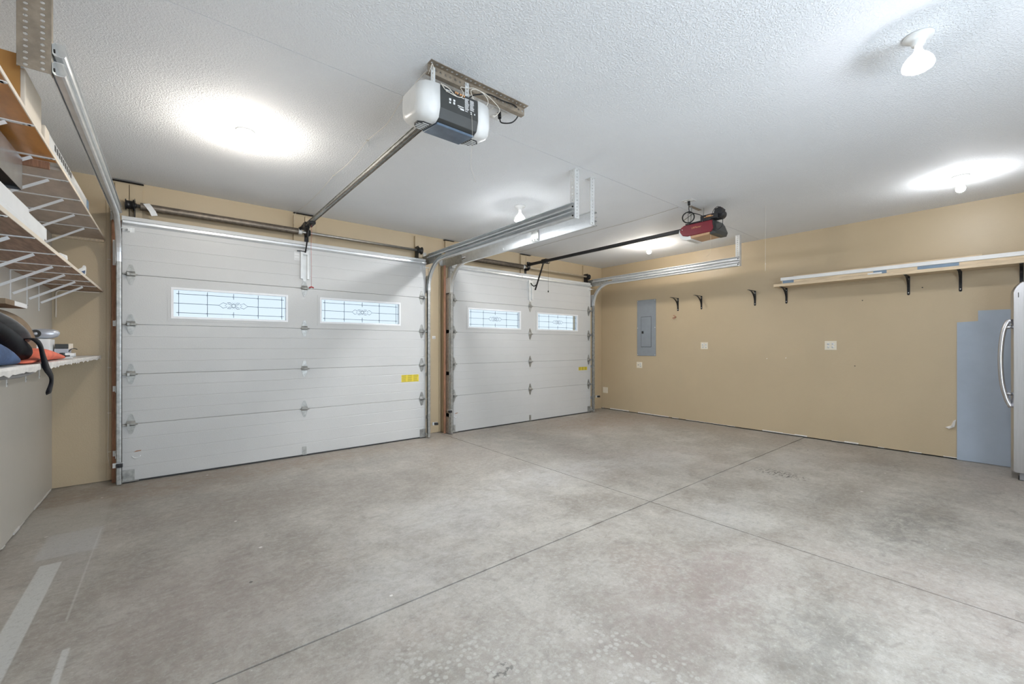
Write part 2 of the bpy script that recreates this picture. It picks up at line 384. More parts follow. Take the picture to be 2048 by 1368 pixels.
# jamb boards and stops that close the gap between wall and doors
n_tr = [0]
def trim(mb, mats, label, cat='trim', **k):
    n_tr[0] += 1
    return struct('trim_%d' % n_tr[0], mb, mats, label, cat, **k)
def jamb(x0, x1, label, m_='brown', z1=2.34):
    m = MB(); m.box(x0, x1, 5.24, YF - .001, .003, z1); trim(m, m_, label, bevel=.003)
jamb(-.415, -.20, 'bare brown wooden jamb at the left edge of the first overhead door', z1=2.40)
jamb(2.56, 2.775, 'tan painted jamb at the right edge of the first overhead door', 'wall', z1=2.40)
m = MB(); m.box(3.012, 3.046, 5.228, 5.2395, .003, 2.40); trim(m, 'brown', 'bare brown wooden strip at the left edge of the second overhead door', bevel=.002)
jamb(3.045, 3.22, 'tan painted jamb behind the brown strip at the left edge of the second overhead door', 'wall', z1=2.40)
jamb(6.02, 6.21, 'tan painted jamb at the right edge of the second overhead door', 'wall', z1=2.40)
for (x0, x1), t in ((O1, 'first'), (O2, 'second')):
    m = MB(); m.box(x0, x1, 5.24, YF - .001, OH, 2.40); trim(m, 'wall', 'tan header board behind the top edge of the %s overhead door' % t)
# flat tan casing and pad boards on the far wall
def pad(x0, x1, z0, z1, label, y=.02, m_='wall'):
    m = MB(); m.box(x0, x1, YF - y, YF - .0005, z0, z1); trim(m, m_, label, bevel=.003)
pad(-.462, -.405, .01, 2.74, 'narrow tan painted board beside the first overhead door track', .012)
pad(-.40, -.305, 2.405, 2.772, 'left tan pad board behind the first spring end bracket', .035)
pad(-.30, -.21, 2.405, 2.772, 'right tan pad board behind the first spring end bracket', .03)
pad(1.10, 1.215, 2.405, 2.765, 'left tan pad board above the first overhead door centre', .035)
pad(1.22, 1.34, 2.405, 2.765, 'right tan pad board above the first overhead door centre', .035)
pad(2.62, 2.79, 2.405, 2.775, 'tan pad board behind the right end of the first shaft', .035)
pad(3.10, 3.24, 2.405, 2.785, 'bare pinkish pad board behind the second track flag', .035)
pad(4.545, 4.655, 2.405, 2.775, 'left tan pad board above the second overhead door centre', .035)
pad(4.66, 4.76, 2.405, 2.775, 'right tan pad board above the second overhead door centre', .035)
pad(6.11, 6.25, 2.405, 2.785, 'tan pad board at the right end of the second shaft', .035)
pad(2.80, 2.835, .01, 2.60, 'narrow tan casing on the left side of the pillar', .014)
pad(3.005, 3.042, .01, 2.60, 'narrow tan casing on the right side of the pillar', .014)
# dark gap under the ceiling edge over the pads
for x0, x1, t in ((-.42, -.20, 'over the first spring end'), (1.10, 1.34, 'over the first door centre'), (4.54, 4.77, 'over the second door centre'), (3.08, 3.25, 'over the second track flag')):
    m = MB(); m.box(x0, x1, YF - .037, YF - .0005, 2.790, 2.795); trim(m, 'dirt', 'dark brown gap strip %s' % t)
# broken white plaster edge along the wall feet
def ragged(name, side, y0, y1, label):
    m = MB(); y = y0; rnd = random.Random(3)
    while y < y1:
        L = rnd.uniform(.05, .28); h = rnd.choice((.004, .007, .012, .016)); t = rnd.uniform(.002, .006)
        if rnd.random() < .78:
            if side == 'R': m.box(XR - t, XR - .0005, y, min(y + L, y1), .014, .015 + h)
            else: m.box(XL + .0005, XL + t, y, min(y + L, y1), .006, .006 + h)
        y += L
    struct(name, m, 'foam', label, 'plaster edge', weld=False)
ragged('baseboard_right', 'R', .12, 5.34, 'broken white plaster edge along the foot of the right wall')
ragged('baseboard_left', 'L', 3.0, 5.3, 'broken white plaster edge along the foot of the left wall')
m = MB(); m.prism([(6.225, .03), (6.26, .055), (6.40, .062), (6.44, .085), (6.40, .035), (6.30, .012), (6.22, .004)], 'y', YF - .05, YF - .002)
struct('baseboard_far', m, 'foam', 'crumbled white plaster lump at the foot of the far wall right of the doors', 'plaster edge')

# ================================================================== overhead doors
ZS = [.012, .533, .991, 1.448, 1.905, 2.438]
WZ = (1.518, 1.812)
def hinge(door, x, z, end):
    m = MB(); w = .037; h = .088; y0 = D - .004
    for sgn in (1, -1):
        m.prism([(x - w, z + sgn * .006), (x + w, z + sgn * .006), (x + .012, z + sgn * h), (x, z + sgn * (h + .006)), (x - .012, z + sgn * h)], 'y', y0, D - .0005)
    m.prism([(D - .004, z + .03), (D - .022, z + .008), (D - .022, z - .008), (D - .004, z - .018)], 'x', x - .030, x + .030)
    m.cyl((x - w - .004, D - .018, z), (x + w + .010, D - .018, z), .008, 10)
    for a, bz in ((0, .07), (0, .045), (0, -.07)): m.cyl((x + a, D - .008, z + bz), (x + a, D - .003, z + bz), .005, 6)
    o = build('hinge', m, 'galvd', door)
    if end:
        m = MB(); m.cyl((x + end * .03, D - .055, z), (x + end * .075, D - .055, z), .0055, 8)
        m.cyl((x + end * .075, D - .055, z), (x + end * .088, D - .055, z), .021, 14)
        m.box(x + end * .02 - .002, x + end * .02 + .014, D - .062, D - .004, z - .012, z + .012)
        build('roller', m, 'galvd', o)
def window(door, x0, x1):
    z0, z1 = WZ; m = MB()
    def ring(a, b, ya, yb):   # rectangular ring, a wide outside, b wide inside
        for (xa, xb, za, zb) in ((x0 - a, x0 + b, z0 - a, z1 + a), (x1 - b, x1 + a, z0 - a, z1 + a), (x0 + b, x1 - b, z0 - a, z0 + b), (x0 + b, x1 - b, z1 - b, z1 + a)):
            m.box(xa, xb, ya, yb, za, zb)
    ring(.028, 0, D - .004, D + .001)
    m.mi = 1; ring(.004, .016, D - .009, D + .046)
    f = build('window_frame', m, ['door', 'winframe'], door, weld=False)
    m = MB(); m.box(x0 + .015, x1 - .015, D + .012, D + .016, z0 + .015, z1 - .015); build('window_pane', m, 'glass', f)
    # leaded pattern
    cx, cz = (x0 + x1) / 2, (z0 + z1) / 2; hw, hh = (x1 - x0) / 2 - .016, (z1 - z0) / 2 - .016
    m = MB(); y = D + .009; r = .0026
    L = lambda a, b: m.tube([(cx + a[0], y, cz + a[1]), (cx + b[0], y, cz + b[1])], r, 6)
    U = hw * .92; Q_ = hw * .455; V = hh * .70
    for s in (1, -1):
        L((-U - .02, s * V), (U + .02, s * V)); L((s * .125, 0), (s * hw, 0))
        L((s * U, -V - .03), (s * U, V + .03)); L((s * Q_, -V - .03), (s * Q_, V + .03)); L((0, s * .066), (0, s * (V + .03)))
    def loop(pts): m.tube([(cx + a, y, cz + b) for a, b in pts], r, 6, closed=True)
    for a in (-U, -Q_, 0, Q_, U):
        for b_ in (-V, V): loop([(a - .011, b_), (a, b_ + .011), (a + .011, b_), (a, b_ - .011)])
    for a in (-Q_, Q_): loop([(a - .011, 0), (a, .011), (a + .011, 0), (a, -.011)])
    loop([(.017 * math.cos(t), .017 * math.sin(t)) for t in [k * PI / 4 for k in range(8)]])
    for s in (1, -1):
        loop([(s * .02, .0), (s * .05, .020), (s * .072, .0), (s * .05, -.020)])
        loop([(s * .055, .014), (s * .09, .028), (s * .125, 0), (s * .09, -.028), (s * .055, -.014), (s * .074, 0)])
        loop([(0, s * .02), (.019, s * .042), (0, s * .066), (-.019, s * .042)])
        for q in (1, -1): loop([(s * .010, q * .016), (s * .03, q * .032), (s * .055, q * .030), (s * .042, q * .016)])
    build('leaded_came', m, 'came', f)
def door(name, x0, x1, wins, label, stick, tag_x):
    cx = (x0 + x1) / 2
    d = thing(name, (cx, D, 0), label, 'garage door', kind='structure')
    for k in range(5):
        za, zb = ZS[k] + .001, ZS[k + 1] - .001; m = MB()
        prof = [(za, .004), (za + .004, 0)]
        ng = 4; step = (zb - za) / ng
        for i in range(1, ng):
            zc = za + i * step
            if k == 3 and WZ[0] - .04 < zc < WZ[1] + .04: continue
            prof += [(zc - .004, 0), (zc, .0022), (zc + .004, 0)]
        prof += [(zb - .004, 0), (zb, .004)]
        if k == 3: prof = sorted(prof + [(WZ[0], 0), (WZ[1], 0)])
        xs = [x0] + ([v for wn in wins for v in wn] if k == 3 else []) + [x1]
        for i in range(len(xs) - 1):
            hole = k == 3 and i % 2 == 1
            for (z_a, ya), (z_b, yb) in zip(prof, prof[1:]):
                if hole and z_a >= WZ[0] - 1e-6 and z_b <= WZ[1] + 1e-6: continue
                m.face([m.v((xs[i], D + ya, z_a)), m.v((xs[i + 1], D + ya, z_a)), m.v((xs[i + 1], D + yb, z_b)), m.v((xs[i], D + yb, z_b))])
                m.face([m.v((xs[i], D + .045, z_a)), m.v((xs[i + 1], D + .045, z_a)), m.v((xs[i + 1], D + .045, z_b)), m.v((xs[i], D + .045, z_b))])
        for x in (x0, x1): m.face([m.v((x, D + .045, za)), m.v((x, D + .045, zb)), m.v((x, D + .004, zb)), m.v((x, D, zb - .004)), m.v((x, D, za + .004)), m.v((x, D + .004, za))])
        for z in (za, zb): m.face([m.v((x0, D + .004, z)), m.v((x1, D + .004, z)), m.v((x1, D + .045, z)), m.v((x0, D + .045, z))])
        build('door_section', m, 'door', d)
        # pressed end caps (paler end strip with punched dots)
    for wn in wins: window(d, *wn)
    for z in ZS[1:5]:
        hinge(d, x0 + .062, z, -1); hinge(d, cx, z, 0); hinge(d, x1 - .062, z, 1)
    # bottom seal and bottom brackets
    m = MB(); m.prism([(D + .004, .014), (D - .006, .012), (D - .008, .002), (D + .04, .001), (D + .04, .014)], 'x', x0, x1); build('bottom_seal', m, 'rubber', d)
    for s, x in ((-1, x0), (1, x1)):
        m = MB(); xa, xb = (x + .004, x + .088) if s < 0 else (x - .088, x - .004)
        m.box(xa, xb, D - .004, D - .0005, .018, .118); m.box(xa - (.01 if s > 0 else .0), xb + (.03 if s < 0 else 0), D - .03, D - .0005, .014, .018)
        m.cyl(((xa + xb) / 2, D - .008, .085), ((xa + xb) / 2, D - .003, .085), .012, 10)
        m.cyl((x - s * .01, D - .055, .05), (x + s * .024, D - .055, .05), .006, 8); m.cyl((x + s * .010, D - .055, .05), (x + s * .024, D - .055, .05), .021, 14)
        m.box(x - s * .012 - .003, x - s * .012 + .003, D - .06, D - .003, .035, .065)
        build('bottom_bracket', m, 'galvd', d)
        m = MB(); m.box(xa, xb, D - .003, D - .0005, 2.29, 2.335); m.box((xa + xb) / 2 - .012, (xa + xb) / 2 + .012, D - .03, D - .003, 2.295, 2.33)
        m.cyl(((xa + xb) / 2, D - .055 + .0, 2.31), (x + s * .024, D - .055, 2.31), .0055, 8); m.box((xa + xb) / 2 - .003, (xa + xb) / 2 + .003, D - .06, D - .003, 2.30, 2.32)
        build('top_bracket', m, 'galvw', d)
    m = MB(); m.box(cx - .022, cx + .022, D - .005, D - .0005, .02, .105); m.box(cx - .022, cx + .022, D - .016, D - .0005, .014, .02); build('centre_bracket', m, 'galvd', d)
    # galvanised strut across the top
    m = MB(); m.prism([(D - .0005, 2.402), (D - .006, 2.400), (D - .034, 2.392), (D - .042, 2.386), (D - .042, 2.366), (D - .034, 2.360), (D - .006, 2.352), (D - .0005, 2.352)], 'x', x0 + .01, x1 - .01)
    build('strut', m, 'galv', d)
    # operator bracket
    m = MB()
    for s in (-1, 1): m.box(cx + s * .034 - .011, cx + s * .034 + .011, D - .03, D - .0005, 2.01, 2.335)
    m.box(cx - .024, cx + .024, D - .004, D - .0005, 2.01, 2.335); m.box(cx - .03, cx + .03, D - .034, D - .02, 2.285, 2.325)
    m.prism([(cx - .02, 2.01), (cx + .02, 2.01), (cx + .012, 1.985), (cx - .012, 1.985)], 'y', D - .01, D - .0005)
    build('operator_bracket', m, 'galvw', d)
    # yellow warning sticker
    (a, b_, c_, e) = stick
    m = MB(); m.box(a, b_, D - .0012, D - .0004, c_, e); m.mi = 1
    n = 7
    for i in range(n):
        z = c_ + (i + .6) * (e - c_) / (n + .3)
        for j in range(3):
            xa = a + (j + .07) * (b_ - a) / 3; m.box(xa, xa + (b_ - a) * .27 * random.uniform(.8, 1), D - .0016, D - .0008, z, z + .0035)
    build('warning_sticker', m, ['yellow', 'olive'], d, weld=False)
    if tag_x is not None:
        m = MB(); m.box(tag_x, tag_x + .055, D - .0012, D - .0004, 2.215, 2.31); m.mi = 1
        for z in (2.30, 2.265, 2.235, 2.22): m.box(tag_x + .004, tag_x + .05, D - .0016, D - .0008, z, z + .002)
        build('spec_sticker', m, ['white', 'grey'], d, weld=False)
    # worn pull handle hole
    hx, hz = (x0 + .10, .25)
    m = MB(); m.tube([(hx + .028 * math.cos(t), D - .004, hz - .012 + .022 * math.sin(t)) for t in [PI + k * PI / 8 for k in range(9)]], .005, 6)
    m.mi = 1; m.prism([(hx - .02, hz + .022), (hx, hz + .034), (hx + .035, hz + .036), (hx + .03, hz + .028), (hx, hz + .024)], 'y', D - .003, D - .0005)
    build('step_plate', m, ['white', 'brown'], d, weld=False)
    return d
D1 = (-.345, 2.705); D2 = (3.085, 6.145)
door('door_1', D1[0], D1[1], ((.006, 1.007), (1.347, 2.335)), 'wider-looking white sectional overhead door on the left with two leaded windows', (2.352, 2.60, .772, .866), 1.075)
door('door_2', D2[0], D2[1], ((3.394, 4.408), (4.773, 5.78)), 'white sectional overhead door on the right, beyond the pillar', (5.81, 6.045, .80, .862), None)

# ================================================================== tracks
def track(side, xi, label, hang, ye=2.53):
    """side +1: web on the +x side.  xi = inner lip x"""
    t = thing('door_track', (xi, 5.10, 0), label, 'garage door track', 'steel tracks of the overhead doors')
    s = side
    prof = [(-.004, .017), (.000, .0255), (.008, .027), (.028, .027), (.034, .019), (.034, -.019), (.028, -.027), (.008, -.027), (.000, -.0255), (-.004, -.017)]
    def sweep(name, path, mt='galv'):
        rows = []
        for i, (y, z) in enumerate(path):
            a = path[max(0, i - 1)]; b = path[min(len(path) - 1, i + 1)]
            ty, tz = b[0] - a[0], b[1] - a[1]; L = math.hypot(ty, tz); ty /= L; tz /= L
            rows.append([(xi + s * dx, y + tz * n_, z - ty * n_) for dx, n_ in prof])
        m = MB(); m.strip(rows, False); return build(name, m, mt, t, solid=.0018)
    yv = D - .055; R = .39; zc = 2.395 - R
    sweep('vertical_rail', [(yv, .012), (yv, zc)], 'galvd')
    sweep('curved_rail', [(yv - R + R * math.cos(a), zc + R * math.sin(a)) for a in [k * PI / 2 / 14 for k in range(15)]] , 'galv')
    sweep('horizontal_rail', [(yv - R, 2.395), (ye, 2.395)]); sweep('upper_rail', [(yv + .02, 2.474), (ye, 2.474)])
    xo = xi + s * .0365
    m = MB(); m.box(min(xo, xo + s * .003), max(xo, xo + s * .003), ye, 4.72, 2.368, 2.430); m.box(min(xo, xo + s * .0015), max(xo, xo + s * .0015), ye, 4.72, 2.430, 2.440); m.box(min(xo, xo + s * .003), max(xo, xo + s * .003), ye, 4.72, 2.440, 2.502); m.box(min(xo, xo + s * .028), max(xo, xo + s * .028), ye, 4.72, 2.500, 2.503)
    for y in (ye + .05, 3.2, 3.9, 4.55):
        for z in (2.395, 2.474): m.cyl((xo - s * .0, y, z), (xo + s * .007, y, z), .006, 8)
    build('support_angle', m, 'galv', t)
    m = MB(); m.prism([(yv - .03, 2.37), (YF - .037, 2.37), (YF - .037, 2.50), (yv - .30, 2.50), (yv - .34, 2.37)], 'x', min(xo, xo + s * .004), max(xo, xo + s * .004))
    m.box(min(xo, xo + s * .05), max(xo, xo + s * .05), YF - .041, YF - .037, 2.41, 2.56)
    build('flag_bracket', m, 'galvd', t)
    m = MB(); m.box(min(xo, xo + s * .003), max(xo, xo + s * .003), yv - .02, D + .054, 1.985, 2.215)
    m.box(min(xo, xo + s * .028), max(xo, xo + s * .028), D + .051, D + .054, 1.985, 2.215); build('flag_plate', m, 'galvw', t)
    for z in (1.455, .86, .27):
        m = MB(); m.box(min(xo, xo + s * .003), max(xo, xo + s * .003), yv - .012, D + .054, z - .025, z + .025); m.box(min(xo, xo + s * .028), max(xo, xo + s * .028), D + .051, D + .054, z - .025, z + .025)
        m.cyl((xo + s * .014, D + .046, z), (xo + s * .014, D + .052, z), .006, 8)
        build('jamb_bracket', m, 'galvw', t)
    # hanger from the ceiling
    m = MB()
    if hang == 'wide':
        n = 18; pit = (H - 2.365) / n
        m.perf((xo + s * .001, ye - .002, 2.365), (0, 0, 1), (s, 0, 0), n, pit, 2, .0465, .006, .0075)
        m.strip([[(xo + s * .001, ye - .002, 2.365), (xo + s * .001, ye - .002, H - .001)], [(xo + s * .001, ye + .03, 2.365), (xo + s * .001, ye + .03, H - .001)]])
        m.strip([[(xo + s * .094, ye - .002, 2.365), (xo + s * .094, ye - .002, H - .001)], [(xo + s * .094, ye + .006, 2.365), (xo + s * .094, ye + .006, H - .001)]])
        mt = 'steel_brown'
    else:
        n = 15; z0 = 2.372; pit = (H - z0) / n
        m.perf((xo + s * .001, ye - .002, z0), (0, 0, 1), (s, 0, 0), n, pit, 1, .055, .006, .006)
        m.perf((xo + s * .001, ye - .002, z0), (0, 0, 1), (0, 1, 0), n, pit, 1, .055, .006, .006)
        m.box(min(xo, xo + s * .055), max(xo, xo + s * .055), ye - .012, ye + .06, H - .004, H - .0005)
        mt = 'galvw'
    build('ceiling_hanger', m, mt, t, solid=.0025)
    for z in (2.395, 2.474): m = MB(); m.cyl((xo - s * .008, ye + .018, z), (xo + s * .012, ye + .018, z), .008, 8); build('bolt', m, 'black', t)
    # lift cable and lower stop
    m = MB(); m.cyl((xi - s * .005, yv - .03, .06), (xi - s * .005, yv - .03, 2.3), .0016, 6); build('lift_cable', m, 'black', t)
    return t
T1L = track(-1, D1[0] + .002, 'leftmost steel track beside the shelves, hung from a brown punched plate', 'wide')
T1R = track(1, D1[1] - .002, 'track left of the pillar, its open side facing the first door', 'thin', 2.492)
T2L = track(-1, D2[0] + .002, 'track right of the pillar, its flat back facing the first door', 'thin')
m = MB(); m.box(3.0475, 3.052, 5.14, 5.227, .012, 2.0); m.box(3.0475, 3.09, 5.2235, 5.227, .012, 2.0); build('wall_angle', m, 'galvd', T2L)
T2R = track(1, D2[1] - .002, 'rightmost steel track along the right wall', 'thin')
m = MB(); m.box(3.0395, 3.043, 3.28, 3.40, 2.375, 2.50); 
for y in (3.30, 3.34, 3.38):
    for z in (2.395, 2.474): m.cyl((3.034, y, z), (3.0415, y, z), .007, 8)
build('joint_plate', m, 'galvd', T2L)
# safety eye sensors clipped to the rails
def sensor(x, z, s, label, side):
    t = thing('safety_sensor', (x, 5.08, z), label, 'sensor')
    m = MB(); m.box(x - .022, x + .022, 5.045, 5.085, z - .016, z + .016); m.cyl((x, 5.045, z), (x, 5.035, z), .009, 12); build('sensor_body', m, 'blackp', t, bevel=.003)
    m = MB(); m.box(min(x - s * .03, x + s * .022), max(x - s * .03, x + s * .022), 5.083, 5.088, z + .014, z + .020); m.box(min(x + s * .022, x + s * .045), max(x + s * .022, x + s * .045), 5.083, 5.10, z - .02, z + .02)
    build('sensor_bracket', m, 'galvw', t)
sensor(-.352, .190, -1, 'small black safety sensor low on the leftmost track', 0)
sensor(2.802, .19, -1, 'small black safety sensor low on the pillar beside the first door', 0)
sensor(3.02, .335, 1, 'small black safety sensor low on the track right of the pillar', 0)
sensor(6.235, .30, -1, 'small black safety sensor low on the rightmost track', 0)

# ================================================================== torsion springs
def torsion(x0, x1, sx0, sx1, z, label, shaft, cx, tagx=None):
    t = thing('torsion_spring', (x0, 5.25, z - .06), label, 'door spring', 'springs above the overhead doors'); y = 5.262
    m = MB(); m.cyl((x0, y, z), (x1, y, z), .0165, 14); build('shaft', m, shaft, t)
    m = MB(); L = sx1 - sx0; n = int(L / .0085); pts = []
    R = .037; rings = []
    for i in range(n * 2 + 1):
        r = R if i % 2 == 0 else R - .0035; rings.append((r, i * L / (n * 2)))
    mt = Matrix.Rotation(PI / 2, 3, 'Y'); m.lathe(rings, (sx0, y, z), 16, mt); build('spring', m, 'spring', t)
    for xx, s in ((x0 + .035, 1), (x1 - .035, -1)):
        m = MB(); m.lathe([(.018, -.03), (.05, -.03), (.05, -.024), (.038, -.022), (.038, .02), (.052, .024), (.052, .03), (.018, .03)], (xx, y, z), 20, mt)
        build('cable_drum', m, 'black', t)
        m = MB(); m.box(xx + s * .036 - .002, xx + s * .036 + .002, y - .035, YF - .036, z - .13, z + .055); m.cyl((xx + s * .028, y, z), (xx + s * .046, y, z), .024, 14); build('end_bearing_plate', m, 'black', t)
    m = MB(); m.box(cx - .022, cx + .022, YF - .042, YF - .036, z - .10, z + .06); m.box(cx - .003, cx + .003, y - .03, YF - .04, z - .05, z + .04); m.cyl((cx - .022, y, z), (cx + .022, y, z), .036, 16)
    build('centre_bracket', m, 'black', t)
    m = MB(); m.lathe([(.018, 0), (.032, 0), (.034, .012), (.034, .03), (.03, .042), (.018, .042)], (sx1, y, z), 16, mt); build('winding_cone', m, 'galvw', t)
    if tagx:
        m = MB(); pts = [(tagx, y - .036, z + .02), (tagx + .02, y - .05, z - .01), (tagx + .045, y - .055, z - .05), (tagx + .06, y - .045, z - .085)]
        m.strip([[(a, b, c) for a, b, c in pts], [(a + .045, b - .004, c + .012) for a, b, c in pts]]); build('paper_tag', m, 'white', t, solid=.0008)
    return t
torsion(-.33, 2.69, -.22, 1.13, 2.562, 'brown coiled torsion spring and shaft above the first door', 'shaft', 1.235, -.20)
torsion(3.13, 6.19, 3.24, 4.52, 2.562, 'coiled torsion spring and pale shaft above the second door', 'shaft2', 4.64)

# ================================================================== ceiling lamps
def lamp(x, y, kind, label, tilt=0):
    t = thing('ceiling_lamp', (x, y, H), label, 'ceiling light', 'six bare bulbs on the ceiling')
    m = MB(); m.lathe([(.060, 0), (.060, -.008), (.054, -.014), (.040, -.018), (.030, -.026), (.026, -.045), (.0, -.045)], (x, y, H - .0005), 28)
    build('lamp_base', m, 'whitep', t)
    m = MB()
    if kind == 'flood':
        mt = Matrix.Rotation(tilt, 3, 'Y')
        c = (x, y, H - .044)
        m.lathe([(.014, 0), (.016, -.028), (.024, -.045), (.045, -.068), (.058, -.090), (.063, -.108), (.061, -.116)], c, 28, mt); m.mi = 0
        for f in m.bm.faces: f.material_index = 0
        b = build('bulb', m, 'bulbside', t)
        m = MB(); m.lathe([(.0605, -.1165), (.052, -.124), (.035, -.129), (.015, -.131), (.003, -.1315)], c, 28, mt); build('bulb_face', m, 'flood_near' if y < 1 else 'flood', b)
    else:
        m.lathe([(.013, 0), (.014, -.02)], (x, y, H - .044), 16); build('bulb_cap', m, 'galvd', t)
        m = MB(); m.lathe([(.014, -.020), (.018, -.032), (.027, -.050), (.0325, -.068), (.031, -.084), (.023, -.097), (.010, -.104), (.002, -.105)], (x, y, H - .044), 20); build('bulb', m, 'bulb_cool' if y < 1 else 'bulb', t)
lamp(.42, 3.567, 'globe', 'lit round bulb on the ceiling nearest the left shelves')
lamp(3.01, 3.549, 'flood', 'lit reflector bulb on the ceiling beside the middle tracks')
lamp(5.658, 3.627, 'globe', 'small lit round bulb on the ceiling by the second opener rail')
lamp(2.91, .338, 'flood', 'large lit reflector bulb on the ceiling at upper right, nearest the camera', .12)
lamp(5.605, .372, 'globe', 'lit round bulb on the ceiling near the right wall above the fridge side')
lamp(.22, .338, 'globe', 'lit round bulb on the ceiling above the camera')

# ================================================================== opener 1 (white, left)
def opener1():
    cx, zr = 1.222, 2.60
    t = thing('garage_door_opener', (cx, 2.07, 2.44), 'white and black opener with a blue-grey lens hanging above the first door', 'garage door opener')
    # cross-section (y, z), rear face first
    sec = [(1.952, 2.632), (1.950, 2.512), (1.966, 2.462), (2.00, 2.448), (2.15, 2.468), (2.205, 2.50), (2.22, 2.56), (2.215, 2.63)]
    m = MB(); m.prism(sec, 'x', cx - .121, cx + .121); build('chassis', m, 'dgrey', t, bevel=.004)
    for s in (-1, 1):
        rings = []
        for k, (dx, sc, sz) in enumerate(((.121, 1.02, 1.01), (.165, 1.0, .99), (.200, .92, .93), (.222, .78, .82), (.233, .55, .62))):
            rings.append([(cx + s * dx, 2.085 + (y - 2.085) * sc, 2.56 + (z - 2.56) * (sz if z < 2.56 else 1 - (1 - sz) * .4)) for y, z in sec])
        m = MB(); m.loft(rings if s > 0 else rings[::-1], True); c = build('end_cover', m, 'whitep', t)
        hz = lambda y: 2.4465 + (y - 2.0) * .133
        vp = [(.126, 2.03), (.17, 2.035), (.195, 2.065), (.192, 2.11), (.165, 2.14), (.126, 2.145)]
        m = MB(); m.loft([[(cx + s * a, y, hz(y) - .0015) for a, y in vp], [(cx + s * a, y, hz(y) + .03) for a, y in vp]], False); build('vent_recess', m, 'dgrey', c)
        m = MB()
        for j in range(5):
            yy = 2.045 + j * .021; L = (.172, .186, .189, .184, .166)[j]; m.box(cx + s * .135 if s > 0 else cx - L, cx + L if s > 0 else cx - .135, yy, yy + .005, hz(yy) - .0035, hz(yy) + .001)
        build('vent_slats', m, 'whitep', c)
    m = MB(); m.prism([(1.985, 2.447), (1.992, 2.438), (2.145, 2.456), (2.17, 2.478), (2.15, 2.480), (2.0, 2.456)], 'x', cx - .117, cx + .117); build('lens', m, 'lens', t, bevel=.003)
    # printing on the rear face
    m = MB(); y = 1.9505
    def q(x, z, a, b): m.box(cx + x, cx + x + a, y - .0012, y + .001, z, z + b)
    for i in range(9):
        for j in range(2): q(.034 + j * .034, 2.560 + i * .0065, .028 * random.uniform(.7, 1), .0026)
    for x, z, a, b in ((-.065, 2.567, .012, .012), (-.065, 2.552, .010, .009), (-.040, 2.571, .012, .010), (-.040, 2.555, .011, .012), (-.012, 2.556, .038, .004), (-.008, 2.548, .020, .003), (.004, 2.541, .024, .009),
                        (.035, 2.553, .022, .003), (.035, 2.544, .018, .003), (.070, 2.548, .010, .004), (.072, 2.538, .008, .006), (.095, 2.542, .007, .007), (-.085, 2.615, .028, .003), (-.085, 2.606, .034, .003), (.005, 2.608, .025, .003)): q(x, z, a, b)
    build('label_print', m, 'white', t, weld=False)
    m = MB()
    for x, c_ in ((-.03, 0), (-.018, 0), (.0, 0), (.012, 0), (.024, 0)): m.box(cx + x, cx + x + .007, y - .006, y + .001, 2.617, 2.625)
    build('terminals', m, 'gold', t)
    # rail, chain
    m = MB(); m.bar((cx - .03, 2.16, zr + .012), (1.182, 5.18, zr + .012), .006, .034); m.bar((cx - .03, 2.16, zr - .006), (1.182, 5.18, zr - .006), .036, .006); m.bar((cx - .03, 2.16, zr + .029), (1.182, 5.18, zr + .029), .018, .005)
    rail = build('rail', m, 'galvd', t)
    m = MB(); m.tube([(cx - .018, 2.18, zr - .016), (1.197, 5.1, zr - .014)], .0035, 6); m.tube([(cx - .042, 2.18, zr - .016), (1.168, 4.3, zr - .014)], .0035, 6); m.tube([(cx - .03, 3.2, zr - .022), (1.182, 4.9, zr - .03)], .0015, 5)
    build('chain', m, 'spring', rail)
    m = MB(); m.box(1.15, 1.215, 4.84, 4.96, zr - .035, zr - .004); m.box(1.172, 1.19, 4.86, 4.90, zr - .065, zr - .03)
    tr = build('trolley', m, 'black', t, bevel=.004)
    m = MB(); m.box(1.155, 1.21, 5.06, 5.16, zr - .03, zr + .035); build('chain_pulley', m, 'black', t, bevel=.004)
    m = MB(); m.tube([(1.184, 5.0, zr - .02), (1.182, 5.05, 2.46), (1.18, 5.10, 2.36), (1.178, 5.135, 2.305)], .008, 6); m.tube([(1.10, 5.17, 2.318), (1.14, 5.15, 2.32), (1.178, 5.135, 2.315)], .005, 6); build('door_arm', m, 'black', t)
    m = MB(); m.box(1.15, 1.215, 5.155, 5.20, zr - .03, zr + .02); m.tube([(1.13, 5.20, 2.575), (1.16, 5.19, 2.60), (1.175, 5.17, 2.62)], .016, 10)
    build('header_bracket', m, 'black', t)
    m = MB(); m.tube(smooth_path([(1.175, 4.86, zr - .05), (1.178, 4.86, 2.45), (1.172, 4.862, 2.33), (1.176, 4.86, 2.1), (1.172, 4.85, 1.89)]), .0016, 6); cd = build('release_cord', m, 'redc', t)
    m = MB(); m.tube([(1.150, 4.85, 1.872), (1.172, 4.848, 1.885), (1.195, 4.85, 1.876)], .008, 8); build('release_handle', m, 'redc', cd)
    # antenna wire hanging below the lens
    m = MB(); m.tube(smooth_path([(1.30, 1.949, 2.55), (1.302, 1.945, 2.44), (1.296, 1.94, 2.36), (1.285, 1.935, 2.25), (1.30, 1.932, 2.20), (1.315, 1.93, 2.16)]), .0008, 5); build('antenna_wire', m, 'wire', t)
opener1()
